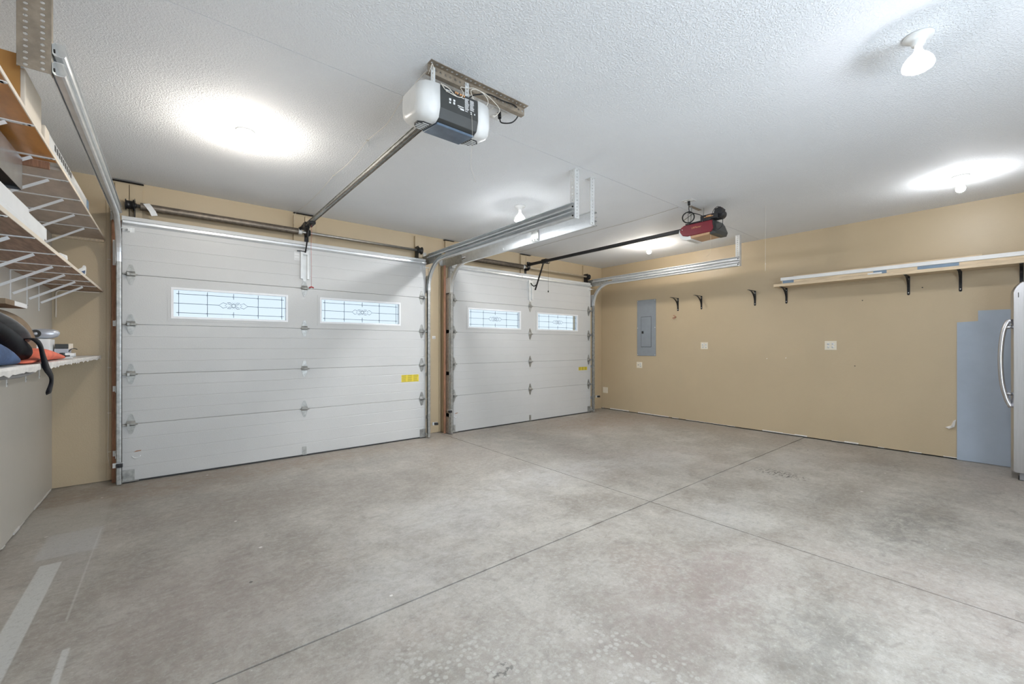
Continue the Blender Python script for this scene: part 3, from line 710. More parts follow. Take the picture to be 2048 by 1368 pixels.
# punched angle and straps that carry opener 1
t = thing('mounting_bracket', (1.45, 2.08, H), 'punched steel angle on the ceiling carrying the white opener', 'bracket')
m = MB(); n = 22; L = .70; x0 = 1.095
m.perf((x0, 2.075, H - .001), (1, 0, 0), (0, 0, -1), n, L / n, 1, .046, .008, .007)
m.perf((x0, 2.032, H - .002), (1, 0, 0), (0, 1, 0), n, L / n, 1, .043, .008, .007)
m.strip([[(x0, 2.075, H - .046), (x0 + L, 2.075, H - .046)], [(x0, 2.105, H - .046), (x0 + L, 2.105, H - .046)]])
build('punched_angle', m, 'steel_brown', t, solid=.003)
for x in (1.112, 1.335):
    m = MB(); m.perf((x, 2.071, 2.628), (0, 0, 1), (1, 0, 0), 7, (H - .012 - 2.628) / 7, 1, .026, .005, .005); m.cyl((x + .013, 2.062, H - .025), (x + .013, 2.079, H - .025), .008, 6)
    build('hanger_strap', m, 'galvw', t, solid=.003)
# white low-voltage wire looped over the bracket
m = MB(); m.tube(smooth_path([(1.105, 2.085, H - .05), (1.104, 2.055, H - .03), (1.11, 2.05, H - .012), (1.118, 2.052, H - .04), (1.115, 2.055, 2.70), (1.12, 2.05, 2.65), (1.118, 2.04, 2.636)]), .0022, 6)
m.tube(smooth_path([(1.105, 1.948, 2.638), (1.13, 1.944, 2.61), (1.17, 1.942, 2.60), (1.21, 1.943, 2.60), (1.235, 1.945, 2.612), (1.245, 1.95, 2.64), (1.26, 2.0, 2.70), (1.30, 2.0, 2.71), (1.34, 1.98, 2.715), (1.40, 1.97, 2.70), (1.425, 1.965, 2.66), (1.39, 1.96, 2.615), (1.34, 1.965, 2.625), (1.315, 1.98, 2.69), (1.36, 1.99, 2.72), (1.42, 1.99, 2.72), (1.48, 1.99, 2.70), (1.52, 1.98, 2.66), (1.50, 1.985, 2.62), (1.475, 1.99, 2.61)]), .0022, 6)
m.tube(smooth_path([(1.115, 1.948, 2.634), (1.15, 1.944, 2.625), (1.18, 1.942, 2.605), (1.20, 1.943, 2.60)]), .0022, 6)
tag(build('control_wire', m, 'wire', loc=(1.3, 2.0, 2.6)), 'cream wire looped over the punched angle behind the white opener', 'wire')
def plate_outlet_ceiling(x, y, rot, label):
    t = thing('ceiling_outlet', (x, y, H), label, 'outlet')
    m = MB(); c, s = math.cos(rot), math.sin(rot); hw, hh = .058, .058
    pts = [(x + a * c - b * s, y + a * s + b * c) for a, b in ((-hw, -hh), (hw, -hh), (hw, hh), (-hw, hh))]
    m.prism(pts, 'z', H - .006, H - .0005); build('cover_plate', m, 'whitep', t, bevel=.003)
    for dy in (-.028, .028):
        m = MB(); m.lathe([(.017, 0), (.017, -.002), (.0, -.002)], (x - dy * s, y + dy * c, H - .006), 16); build('receptacle', m, 'whitep', t)
    return t
plate_outlet_ceiling(1.685, 2.24, 0, 'ivory outlet plate on the ceiling behind the white opener')
m = MB(); m.cyl((1.69, 2.205, H - .0085), (1.685, 2.195, H - .05), .012, 10)
m.tube(smooth_path([(1.685, 2.195, H - .05), (1.69, 2.18, H - .085), (1.74, 2.14, H - .085), (1.77, 2.115, H - .05), (1.765, 2.10, H - .018), (1.70, 2.06, H - .02), (1.60, 2.055, H - .03), (1.50, 2.056, H - .03), (1.42, 2.055, H - .06), (1.37, 2.05, H - .09), (1.33, 2.03, 2.67), (1.318, 2.0, 2.632)]), .0042, 8)
tag(build('power_cord', m, 'black', loc=(1.6, 2.1, 2.7)), 'black power cord from the ceiling outlet to the white opener', 'cord')

# ================================================================== opener 2 (dark red, right)
def opener2():
    cx = 4.58; zr = 2.595
    t = thing('garage_door_opener', (cx, 2.3, 2.42), 'dark red opener with black top hanging above the second door', 'garage door opener')
    x0, x1 = cx - .13, cx + .13
    sec = [(x0 + .02, 2.600), (x0, 2.585), (x0, 2.475), (x0 + .012, 2.462), (x1 - .012, 2.462), (x1, 2.475), (x1, 2.585), (x1 - .02, 2.600)]
    # red side shell: outline in (y,z) with rounded front
    side = [(2.10, 2.592), (2.085, 2.50), (2.11, 2.468), (2.37, 2.468), (2.43, 2.485), (2.462, 2.53), (2.45, 2.575), (2.41, 2.595)]
    m = MB(); m.prism(side, 'x', x0, x1); build('shell', m, 'red', t, bevel=.006)
    m = MB(); m.prism([(2.125, 2.470), (2.13, 2.445), (2.34, 2.438), (2.37, 2.468)], 'x', x0 + .006, x1 - .006); build('lens', m, 'beigelens', t, bevel=.004)
    m = MB(); m.prism([(2.34, 2.469), (2.33, 2.424), (2.40, 2.430), (2.455, 2.46), (2.475, 2.52), (2.468, 2.56), (2.46, 2.53), (2.43, 2.483), (2.37, 2.466)], 'x', x0 + .002, x1 - .002); build('front_cover', m, 'whitep', t, bevel=.004)
    m = MB(); m.prism([(2.10, 2.60), (2.075, 2.56), (2.045, 2.48), (2.06, 2.442), (2.125, 2.442), (2.12, 2.47), (2.09, 2.50)], 'x', x0 + .01, x1 - .005)
    for i in range(5): m.box(x0 + .002, x0 + .012, 2.055 + i * .009, 2.060 + i * .009, 2.46 + i * .004, 2.54 + i * .008)
    build('rear_cover', m, 'dgrey', t, bevel=.004)
    m = MB(); m.box(x0 + .01, x1 - .01, 2.12, 2.40, 2.598, 2.612)
    for i in range(8): m.box(x0 + .004, x0 + .012, 2.17 + i * .026, 2.184 + i * .026, 2.596, 2.610)
    build('top_plate', m, 'blackp', t)
    # motor and control box sitting on the chassis
    m = MB(); m.box(x0 + .03, x0 + .15, 2.05, 2.24, 2.612, 2.668); m.cyl((x0 + .05, 2.055, 2.655), (x0 + .15, 2.055, 2.655), .046, 18)
    m.prism([(2.02, 2.64), (2.0, 2.69), (2.03, 2.722), (2.085, 2.71), (2.095, 2.67)], 'x', x0 + .03, x0 + .10)
    mo = build('motor', m, 'blackp', t, bevel=.004)
    m = MB(); m.cyl((x0 + .026, 2.12, 2.645), (x0 + .026, 2.17, 2.645), .010, 10); m.box(x0 + .024, x0 + .03, 2.10, 2.20, 2.638, 2.644); build('copper_winding', m, 'gold', mo)
    m = MB(); m.tube(smooth_path([(x0 + .04, 2.03, 2.62), (x0 + .0, 2.00, 2.61), (x0 - .005, 1.985, 2.56), (x0, 1.995, 2.50), (x0 + .015, 2.045, 2.475)]), .0032, 6)
    m.tube(smooth_path([(x0 + .05, 2.12, 2.67), (x0 + .05, 2.10, 2.71), (x0 + .05, 2.06, 2.73), (x0 + .06, 2.03, 2.70)]), .0032, 6); build('wiring', m, 'black', t)
    # name on the red side
    mt = Matrix.Translation((x0 - .0005, 2.27, 2.548)) @ Matrix(((0, 0, -1, 0), (-1, 0, 0, 0), (0, 1, 0, 0), (0, 0, 0, 1)))
    build('name_plate', text_mb('LiftMaster', .027, mt), 'gold', t, weld=False)
    m = MB(); m.lathe([(.005, 0), (.005, .003), (0, .003)], (x0 - .001, 2.43, 2.55), 10, Matrix.Rotation(-PI / 2, 3, 'Y')); build('screw', m, 'white', t)
    # rail
    m = MB(); m.bar((4.59, 2.44, zr - .012), (4.60, 5.20, zr + .0), .030, .042); rail = build('rail', m, 'black', t, bevel=.002)
    m = MB(); m.box(4.572, 4.628, 4.76, 4.87, zr - .035, zr + .03); m.tube([(4.61, 4.80, zr - .035), (4.63, 4.76, zr - .045), (4.63, 4.73, zr - .03)], .006, 6); build('trolley', m, 'black', t, bevel=.004)
    m = MB(); m.bar((4.60, 4.845, zr - .02), (4.60, 5.04, 2.16), .006, .028, (1, 0, 0)); m.tube(smooth_path([(4.60, 5.0, 2.245), (4.592, 5.06, 2.225), (4.60, 5.12, 2.255), (4.605, 5.15, 2.285)]), .009, 6); build('door_arm', m, 'black', t)
    m = MB(); m.box(4.57, 4.63, 5.19, 5.215, zr - .045, zr + .045); m.box(4.575, 4.60, 5.10, 5.19, zr - .01, zr + .02); build('header_bracket', m, 'black', t)
    m = MB(); m.cyl((4.628, 4.765, zr - .03), (4.628, 4.765, 2.12), .0012, 5); c = build('release_cord', m, 'black', t)
    m = MB(); m.lathe([(.004, .012), (.010, 0), (.008, -.014), (.002, -.02)], (4.628, 4.765, 2.115), 10); build('release_knob', m, 'black', c)
    # straps to the ceiling
    for xx, yy in ((4.50, 2.36), (4.66, 2.30)):
        m = MB(); m.bar((xx, yy, 2.61), (xx + .0, yy - .01, H - .001), .022, .003, (0, 1, 0)); build('hanger_strap', m, 'galvd', t)
    m = MB(); m.box(4.47, 4.70, 2.335, 2.372, H - .004, H - .0005); build('ceiling_angle', m, 'steel_brown', t)
    m = MB(); m.tube(smooth_path([(x0 + .02, 2.12, 2.434), (x0 + .02, 2.122, 2.36), (x0 + .018, 2.125, 2.26), (x0 + .0, 2.14, 2.215), (x0 - .02, 2.16, 2.205)]), .0009, 5); build('antenna_wire', m, 'wire', t)
opener2()
plate_outlet_ceiling(4.295, 2.275, 0, 'ivory outlet plate on the ceiling above the dark red opener')
m = MB(); m.cyl((4.30, 2.275, H - .0085), (4.305, 2.275, H - .05), .013, 10)
pts = [(4.305, 2.275, H - .05), (4.32, 2.285, H - .085), (4.35, 2.29, 2.68)]
for k in range(25):
    a = PI / 2 + k * 2 * PI / 12; r = .064 - .010 * (k / 25); pts.append((4.40 - r * .46 * math.cos(a), 2.335 + r * .89 * math.cos(a), 2.660 + r * math.sin(a)))
pts += [(4.40, 2.25, 2.68), (4.43, 2.21, 2.66), (4.462, 2.19, 2.64)]
m.tube(smooth_path(pts, 3), .0042, 8)
m.tube([(4.375, 2.385, 2.625), (4.425, 2.285, 2.70)], .003, 6); m.tube([(4.40, 2.335, 2.60), (4.40, 2.335, 2.72)], .003, 6)
tag(build('power_cord', m, 'black', loc=(4.39, 2.3, 2.65)), 'coiled black power cord beside the dark red opener', 'cord')

# ================================================================== wires
m = MB(); r = .0016; pts = [(1.131, 2.44, H - .002), (1.133, 2.55, H - .012), (1.14, 2.75, H - .045), (1.153, 3.14, H - .003), (1.15, 3.40, H - .028), (1.152, 3.70, H - .024), (1.152, 3.976, H - .003), (1.16, 4.5, H - .006), (1.155, 5.0, H - .004), (1.13, 5.30, H - .004), (1.11, YF - .038, 2.76)]
m.tube(smooth_path([(1.10, 2.10, H - .03), (1.115, 2.25, H - .01)] + pts), r, 6); m.tube([(1.105, YF - .039, 2.76), (1.10, YF - .038, 2.66)], r, 6)
for x, y in ((1.131, 2.45), (1.153, 3.14), (1.152, 3.976)): m.box(x - .012, x + .012, y - .002, y + .002, H - .006, H - .0005)
tag(build('bell_wire', m, 'wire', loc=(1.14, 3.9, H)), 'thin white wire stapled along the ceiling beside the first rail', 'wire')
m = MB(); m.tube(smooth_path([(4.40, 2.45, H - .004), (4.45, 3.0, H - .003), (4.42, 3.6, H - .012), (4.44, 4.3, H - .004), (4.45, 5.0, H - .008), (4.46, 5.32, H - .005)]), r, 6)
tag(build('bell_wire', m, 'steel_brown', loc=(4.43, 3.9, H)), 'thin brownish wire along the ceiling beside the second rail', 'wire')
m = MB(); m.tube(smooth_path([(-.462 + .03, YF - .014, 2.60), (-.436, YF - .014, 2.14), (-.43, YF - .014, 1.6), (-.446, YF - .014, 1.05), (-.444, YF - .014, .5), (-.45, YF - .014, .263), (-.43, YF - .014, .12), (-.40, YF - .02, .10)]), r, 6)
for z in (2.05, 1.05, .27, .63): m.box(-.452, -.428, YF - .017, YF - .012, z - .003, z + .003)
tag(build('bell_wire', m, 'wire', loc=(-.44, YF - .014, 1.3)), 'white wire stapled up the board beside the leftmost track', 'wire')
m = MB(); m.tube(smooth_path([(5.125, 1.823, H - .001), (5.125, 1.823, 2.5), (5.122, 1.823, 2.3), (5.125, 1.824, 2.15), (5.12, 1.823, 2.08)]), .0016, 6); m.lathe([(.003, .01), (.004, 0), (.002, -.01)], (5.122, 1.823, 2.16), 8)
tag(build('hanging_string', m, 'wire', loc=(5.125, 1.823, 2.8)), 'thin white string hanging from the ceiling in front of the right wall', 'string')

# ================================================================== right wall fittings
X = XR
t = thing('breaker_panel', (X, 4.342, 1.07), 'tall grey electrical breaker panel on the right wall', 'electrical panel')
m = MB(); m.box(X - .012, X - .0005, 4.150, 4.535, 1.070, 2.088); build('panel_cover', m, 'panelgrey', t, bevel=.004)
m = MB(); m.box(X - .017, X - .011, 4.245, 4.445, 1.235, 1.775); dr = build('panel_door', m, 'panelgrey', t, bevel=.002)
m = MB(); m.box(X - .0128, X - .0118, 4.239, 4.451, 1.228, 1.782); build('door_gap', m, 'dgrey', t)
m = MB(); m.box(X - .023, X - .016, 4.395, 4.432, 1.475, 1.52); build('latch', m, 'black', dr, bevel=.002)
for y in (4.165, 4.52):
    for z in (1.09, 1.58, 2.07): m = MB(); m.cyl((X - .012, y, z), (X - .015, y, z), .007, 8); build('screw', m, 'galvw', t)
def wplate(y, z, w, h, label, kind):
    t = thing('wall_outlet' if kind != 'blank' else 'blank_wall_plate', (X, y, z - h / 2), label, 'outlet' if kind != 'blank' else 'wall plate')
    m = MB(); m.box(X - .006, X - .0005, y - w / 2, y + w / 2, z - h / 2, z + h / 2); build('cover_plate', m, 'ivory', t, bevel=.003)
    if kind == 'quad': cs = [(dy, dz) for dy in (-.024, .024) for dz in (-.02, .02)]
    elif kind == 'half': cs = [(-.024, .02), (-.024, -.02)]
    else: cs = []
    for dy, dz in cs:
        m = MB(); m.lathe([(.0165, 0), (.0165, .002), (0, .002)], (X - .006, y + dy, z + dz), 16, Matrix.Rotation(-PI / 2, 3, 'Y')); rc = build('receptacle', m, 'whitep', t)
        m = MB()
        for a in (-.006, .006): m.box(X - .0095, X - .0078, y + dy + a - .0013, y + dy + a + .0013, z + dz - .001, z + dz + .008)
        m.box(X - .0095, X - .0078, y + dy - .002, y + dy + .002, z + dz - .010, z + dz - .006); build('slots', m, 'holes', rc)
    if kind == 'half':
        m = MB(); m.box(X - .011, X - .006, y + .018, y + .03, z - .012, z + .012); build('toggle', m, 'grey', t)
wplate(3.280, 1.254, .118, .112, 'ivory double outlet on the right wall below the two empty brackets', 'quad')
wplate(1.607, 1.256, .128, .118, 'ivory double outlet on the right wall under the long shelf', 'quad')
wplate(4.490, .900, .118, .112, 'ivory switch and outlet plate just below the breaker panel', 'half')
wplate(5.268, .374, .118, .115, 'blank ivory wall plate low in the far right corner', 'blank')
def rbracket(y, z, label):
    t = thing('shelf_bracket', (X, y, z - .21), label, 'bracket', 'black iron brackets on the right wall')
    m = MB(); w = .013
    m.box(X - .004, X - .0005, y - w, y + w, z - .205, z); m.cyl((X - .004, y, z - .205), (X - .0005, y, z - .205), w, 12); build('wall_leg', m, 'black', t)
    m = MB(); m.box(X - .243, X - .0005, y - w, y + w, z - .0035, z); build('shelf_arm', m, 'black', t)
    m = MB(); P = [(X - .20 + .195 * math.sin(a), y, z - .004 - .165 * (1 - math.cos(a))) for a in [k * PI / 2 / 10 for k in range(11)]]
    for p, q in zip(P, P[1:]): m.bar(p, q, .020, .005, (0, 0, 1) if abs(q[2] - p[2]) < abs(q[0] - p[0]) else (1, 0, 0))
    build('curved_brace', m, 'black', t)
    for zz in (z - .19, z - .03): m = MB(); m.cyl((X - .004, y, zz), (X - .0065, y, zz), .0055, 8); build('screw', m, 'galvw', t)
for y, l in ((3.735, 'empty black bracket on the right wall nearest the breaker panel'), (3.328, 'empty black bracket on the right wall, second from the breaker panel'), (2.523, 'empty black bracket just left of the long shelf'),
             (2.115, 'black bracket under the left end of the long shelf'), (.861, 'black bracket under the long shelf, second from its left end'), (.445, 'black bracket under the long shelf above the grey board'), (.021, 'black bracket under the long shelf just above the fridge')):
    rbracket(y, 2.062, l)
m = MB(); m.box(6.452, X - .002, -.75, 2.195, 2.0625, 2.0995)
tag(build('wall_shelf', m, 'wood', loc=(6.57, .7, 2.062), bevel=.002), 'long weathered pine plank shelf on black brackets on the right wall', 'shelf')
m = MB(); m.box(6.475, X - .004, -.72, 2.10, 2.1005, 2.138)
tag(build('lumber_board', m, 'wood', loc=(6.57, .7, 2.10), bevel=.002), 'pinkish pine board lying on the long wall shelf under the white strip', 'board')
m = MB(); m.box(6.470, 6.52, -.70, 2.115, 2.1395, 2.182)
tag(build('trim_strip', m, 'white', loc=(6.57, .7, 2.139), bevel=.002), 'long white painted strip lying on the front of the stacked boards', 'board')
m = MB(); m.box(6.53, 6.66, .28, 1.98, 2.1395, 2.203)
tag(build('lumber_board', m, 'wood', loc=(6.6, 1.1, 2.139), bevel=.002), 'shorter pine board behind the white strip on top of the stack', 'board')
for y0, y1, l in ((.44, .76, 'blue-grey wrap around the board near the right end'), (1.02, 1.14, 'blue-grey wrap around the board in the middle'), (1.96, 2.09, 'blue-grey wrap at the left end of the board')):
    m = MB(); m.box(6.4735, 6.4748, y0, y1, 2.102, 2.137); tag(build('paper_wrap', m, 'bluegrey', loc=(6.474, y0, 2.102)), l, 'wrapping')
m = MB(); m.box(6.455, 6.47, 1.06, 1.19, 2.1003, 2.118)
tag(build('paper_scrap', m, 'white', loc=(6.46, 1.1, 2.1003), bevel=.004), 'white paper scrap on the front edge of the long shelf', 'paper')
# hook
m = MB(); P = [(X - .03 + .0 * k, 3.795 + .026 * math.cos(a), 1.745 + .028 * math.sin(a)) for k, a in enumerate([PI * .35 + k * PI * 1.45 / 10 for k in range(11)])]
m.tube([(X - .0005, 3.765, 1.745), (X - .03, 3.768, 1.742)], .004, 8); m.tube(P, .004, 8); m.tube([P[-1], (X - .03, 3.768, 1.742)], .004, 8)
tag(build('screw_hook', m, 'hook', loc=(X, 3.78, 1.72)), 'small red-brown screw hook on the right wall below the first bracket', 'hook')
# grey-blue board leaning flat on the right wall
m = MB(); m.prism([(-.30, .004), (.471, .004), (.471, 1.508), (.316, 1.516), (.316, 1.628), (-.30, 1.628)], 'x', X - .013, X - .001)
tag(build('grey_board', m, 'greyblue', loc=(X - .007, .1, .004)), 'tall grey-blue painted board with a notched corner on the right wall beside the fridge', 'board')
m = MB(); m.strip([[(X - .002, .50, .42), (X - .012, .492, .43), (X - .006, .478, .44)], [(X - .003, .515, .37), (X - .03, .505, .375), (X - .012, .485, .39)], [(X - .01, .56, .345), (X - .035, .53, .335), (X - .02, .49, .36)]])
tag(build('peeling_paper', m, 'foam', loc=(X, .5, .34), solid=.0015), 'curled scrap of pale paper peeling from the wall by the grey board', 'paper')
# small nails in the wall
for y, z, mt, l in ((1.282, 1.818, 'holes', 'dark nail in the right wall under the long shelf'), (.744, 2.031 - .11, 'holes', 'dark nail in the right wall near the board notch'), (1.356, .997, 'holes', 'dark nail in the right wall low beside the double outlet'), (2.121, 1.081, 'foam', 'white plaster plug left in the right wall, the right one'), (2.362, 1.068, 'foam', 'white plaster plug left in the right wall, the left one')):
    m = MB(); m.cyl((X - .0005, y, z), (X - .008, y, z), .006, 8); tag(build('wall_nail' if mt == 'holes' else 'wall_plug', m, mt, loc=(X, y, z)), l, 'nail' if mt == 'holes' else 'wall plug')
# warning decal on the pillar
m = MB(); m.box(2.905, 2.955, YF - .0015, YF - .0004, 1.352, 1.392); m.mi = 1; m.box(2.91, 2.93, YF - .002, YF - .001, 1.357, 1.367); m.box(2.933, 2.952, YF - .002, YF - .001, 1.357, 1.369); m.box(2.925, 2.935, YF - .002, YF - .001, 1.38, 1.386)
tag(build('decal', m, ['white', 'grey'], loc=(2.93, YF, 1.35), weld=False), 'small white decal on the pillar between the doors', 'sticker')

# ================================================================== fridge
t = thing('refrigerator', (6.38, -.28, 0), 'stainless steel refrigerator at the right edge against the wall', 'refrigerator')
fx0, fx1 = 6.08, 6.68
m = MB(); m.box(fx0 + .004, fx1, -.66, .000, .035, 1.790); build('cabinet', m, 'grey', t, bevel=.01)
# doors: front bulges towards +y
def fdoor(xa, xb, name):
    m = MB(); n = 8; rows = []
    for zz, sh in ((.075, .010), (.087, 0), (1.745, 0), (1.765, .004), (1.80, .018), (1.83, .042), (1.848, .070)):
        r = []
        for k in range(n + 1):
            u = k / n; U = (xa + (xb - xa) * u - fx0) / (fx1 - fx0); e = min(u, 1 - u)
            r.append((xa + (xb - xa) * u, .080 + .010 * math.sin(PI * U) - .014 * max(0, 1 - e / .06) ** 2 - sh, zz))
        rows.append([(xa, .004, zz)] + r + [(xb, .004, zz)])
    m.loft(rows, False); return build(name, m, 'stainless', t, bevel=.004)
upper = fdoor(fx0, fx0 + .298, 'left_door'); fdoor(fx0 + .304, fx1, 'right_door')
m = MB(); P = smooth_path([(fx0 + .035, .082, 1.485), (fx0 + .035, .105, 1.47), (fx0 + .035, .132, 1.36), (fx0 + .035, .146, 1.15), (fx0 + .035, .138, .92), (fx0 + .035, .112, .76), (fx0 + .035, .083, .675)], 6)
m.tube(P, .018, 12); m.cyl((fx0 + .035, .078, 1.43), (fx0 + .035, .118, 1.42), .015, 12); m.cyl((fx0 + .035, .078, .80), (fx0 + .035, .112, .80), .015, 12)
build('handle', m, 'stainless', upper)
m = MB(); m.box(fx0 + .03, fx1 - .02, -.02, .030, .006, .070); build('base_grille', m, 'grey', t)
m = MB(); m.box(fx0 - .0015, fx0 - .0002, .035, .040, 1.70, 1.745); build('hinge_slot', m, 'holes', upper)
for x in (fx0 + .06, fx1 - .06):
    for y in (.02, -.60): m = MB(); m.cyl((x, y, 0), (x, y, .036), .02, 12); build('foot', m, 'blackp', t)

# ================================================================== left shelves
def shelf(z0, th, x1, y0, label, mats, name='wall_shelf', edge=True):
    t = thing(name, ((XL + x1) / 2, 3.6, z0), label, 'shelf')
    m = MB(); m.box(XL + .001, x1 - .003, y0, YF - .002, z0, z0 + th); build('board', m, mats, t)
    if edge:
        m = MB(); m.box(x1 - .003, x1, y0, YF - .002, z0 + .0, z0 + th); build('edge_band', m, 'cream', t)
    return t
st1 = thing('wall_shelf', (-.64, 3.2, 2.225), 'topmost of the three left shelves, of varnished and pale plywood', 'shelf')
m = MB(); m.box(XL + .001, -.471, 1.5, 3.27, 2.226, 2.243); build('near_board', m, 'woodo', st1)
m = MB(); m.box(XL + .001, -.471, 3.40, YF - .002, 2.226, 2.243); build('far_board', m, 'woodp', st1)
m = MB(); m.box(XL + .001, -.60, 3.27, 3.40, 2.226, 2.243); build('filler_board', m, 'white', st1)
m = MB(); m.box(-.471, -.467, 1.5, YF - .002, 2.226, 2.243); build('edge_band', m, 'cream', st1)
m = MB(); m.box(XL + .001, -.50, 3.275, 3.295, 2.19, 2.226); build('batten', m, 'brown', st1)
st2 = shelf(1.745, .019, -.480, 1.5, 'middle of the three left shelves, a rough brown plank with white front edge', 'wood2')
# bottom shelf with torn white laminate
st3 = thing('wall_shelf', (-.65, 3.6, 1.14), 'lowest of the three left shelves, with a torn white front edge', 'shelf')
m = MB(); m.box(XL + .001, -.497, 1.5, YF - .002, 1.141, 1.163); build('board', m, 'foam', st3)
m = MB(); rnd = random.Random(5); y = 2.3; top = []; bot = []
while y < YF - .05:
    top.append((y, 1.164)); bot.append((y, 1.141 - rnd.choice((0, .002, .006, .012, .003)) - (.008 if y < 2.95 else .004 if y < 3.3 else 0) * rnd.random())); y += rnd.uniform(.02, .07)
m.strip([[(-.491, a, b) for a, b in top], [(-.4885 + rnd.uniform(-.002, .003), a, b - .011) for a, b in top], [(-.491, a, b) for a, b in bot]]); build('torn_edge', m, 'foam', st3, solid=.003)
m = MB(); m.tube(smooth_path([(-.60, 2.45, 1.136), (-.55, 2.6, 1.124), (-.53, 2.8, 1.118), (-.52, 2.95, 1.122), (-.52, 3.05, 1.130)]), .012, 8, rs=None); build('foam_bead', m, 'greycloth', st3)
# brackets
def lbracket(y, z, arm, leg, label, grp, brace=True):
    t = thing('shelf_bracket', (XL, y, z - leg), label, 'bracket', grp); w = .010
    m = MB(); m.box(XL + .0005, XL + .004, y - w, y + w, z - leg, z - .0005); build('wall_leg', m, 'white', t, bevel=.001)
    m = MB(); m.box(XL + .0005, XL + arm, y - w, y + w, z - .0045, z - .0008); m.cyl((XL + arm, y, z - .0045), (XL + arm, y, z - .0008), w, 12); build('shelf_arm', m, 'white', t)
    if brace:
        m = MB(); m.bar((XL + .012, y, z - leg * .70), (XL + arm * .78, y, z - .011), .003, .015, (0, 0, 1)); build('brace', m, 'white', t)
    m = MB(); m.cyl((XL + arm - .02, y, z - .0045), (XL + arm - .02, y, z - .0075), .004, 8); build('screw', m, 'galvd', t)
    m = MB(); m.cyl((XL + .004, y, z - leg + .02), (XL + .007, y, z - leg + .02), .004, 8); build('screw', m, 'galvd', t)
ords = ['nearest the far wall', 'second from the far wall', 'third from the far wall', 'fourth from the far wall', 'fifth from the far wall', 'sixth from the far wall', 'seventh from the far wall', 'eighth from the far wall']
for i, y in enumerate((4.895, 4.541, 4.139, 3.762, 3.311, 2.867, 2.45)): lbracket(y, 1.745, .312, .222, 'white bracket under the middle left shelf, ' + ords[i], 'white brackets under the middle left shelf')
for i, y in enumerate((4.881, 4.428, 4.011, 3.587, 3.205, 2.773, 2.381)): lbracket(y, 2.226, .325, .25, 'white bracket under the topmost left shelf, ' + ords[i], 'white brackets under the topmost left shelf')
for i, y in enumerate((4.905, 4.51, 4.059, 3.65, 3.2)): lbracket(y, 1.141, .20, .15, 'white bracket under the lowest left shelf, ' + ords[i], 'white brackets under the lowest left shelf', False)
# ledger brackets on the far wall
t = thing('shelf_bracket', (-.79, YF, 1.5), 'pale bent bracket on the far wall in the corner under the middle shelf', 'bracket')
m = MB(); m.tube(smooth_path([(-.778, YF - .008, 1.50), (-.777, YF - .009, 1.62), (-.777, YF - .010, 1.705), (-.768, YF - .011, 1.728), (-.745, YF - .011, 1.737), (-.65, YF - .011, 1.738), (-.505, YF - .011, 1.738)]), .006, 8); build('bent_rod', m, 'cream', t)
m = MB(); m.box(XL + .002, -.475, YF - .02, YF - .001, 2.203, 2.2255)
tag(build('shelf_cleat', m, 'wood', loc=(-.64, YF, 2.203)), 'short pine cleat on the far wall under the end of the topmost shelf', 'cleat')

# --- things on the top shelf
zt = 2.2432
m = MB(); m.box(XL + .01, -.486, 2.642, 2.652, zt, 2.463)
tag(build('plywood_panel', m, 'cardboard', loc=(-.64, 2.647, zt)), 'orange-brown panel standing across the near end of the topmost shelf', 'panel')
m = MB(); m.box(XL + .02, -.476, 2.672, 2.955, zt, 2.422)
tag(build('storage_box', m, 'cream', loc=(-.62, 2.81, zt), bevel=.003), 'cream box standing behind the orange-brown panel on the topmost shelf', 'box')
m = MB(); m.box(XL + .08, -.50, 2.70, 2.955, 2.4225, 2.475)
tag(build('flat_slab', m, 'panelgrey', loc=(-.62, 2.82, 2.4225)), 'grey slab lying on top of the cream box', 'slab')
t = thing('metal_fixture', (-.50, 3.7, zt), 'long pale metal fixture with a slotted side along the edge of the topmost shelf', 'fixture')
m = MB(); m.box(-.545, -.472, 3.075, 4.30, zt, 2.318); build('channel', m, 'galvw', t, bevel=.003)
m = MB(); m.box(-.550, -.468, 2.985, 3.073, zt, 2.315); build('end_box', m, 'cream', t, bevel=.004)
for i in range(9): m = MB(); m.box(-.4725, -.4705, 3.22 + i * .055, 3.25 + i * .055, 2.275, 2.305); build('slot', m, 'dgrey', t)
m = MB(); m.box(-.4725, -.4705, 3.82, 4.22, 2.285, 2.31); build('label_strip', m, 'white', t)
m = MB(); m.box(-.530, -.468, 4.302, 4.37, zt, 2.312); build('end_tab', m, 'bluegrey', t)
# --- middle shelf
zm = 1.7643
t = thing('duct_section', (-.68, 3.0, zm), 'shiny galvanised duct section standing on the middle left shelf', 'duct')
m = MB(); x0, x1, y0, y1 = XL + .02, -.577, 2.80, 3.18; z0, z1 = 2.03, 2.19
for a in ((x0, x1, y0, y0 + .002), (x0, x1, y1 - .002, y1)): m.box(a[0], a[1], a[2], a[3], z0, z1)
m.box(x0, x0 + .002, y0, y1, z0, z1); m.box(x1 - .002, x1, y0, y1, z0, z1); build('duct_wall', m, 'duct', t)
m = MB(); m.box(x0 + .003, x1 - .003, y0 + .004, y1 - .004, 2.045, 2.05); m.box(x0 + .04, -.66, y0 + .05, y0 + .18, 1.8765, 2.045); build('black_insert', m, 'blackcloth', t)  # black plate stands in for the shaded duct inside; block props it
def panel(pts, th, name, mt, loc, label, cat):
    m = MB(); m.strip(pts); tag(build(name, m, mt, loc=loc, solid=th), label, cat)
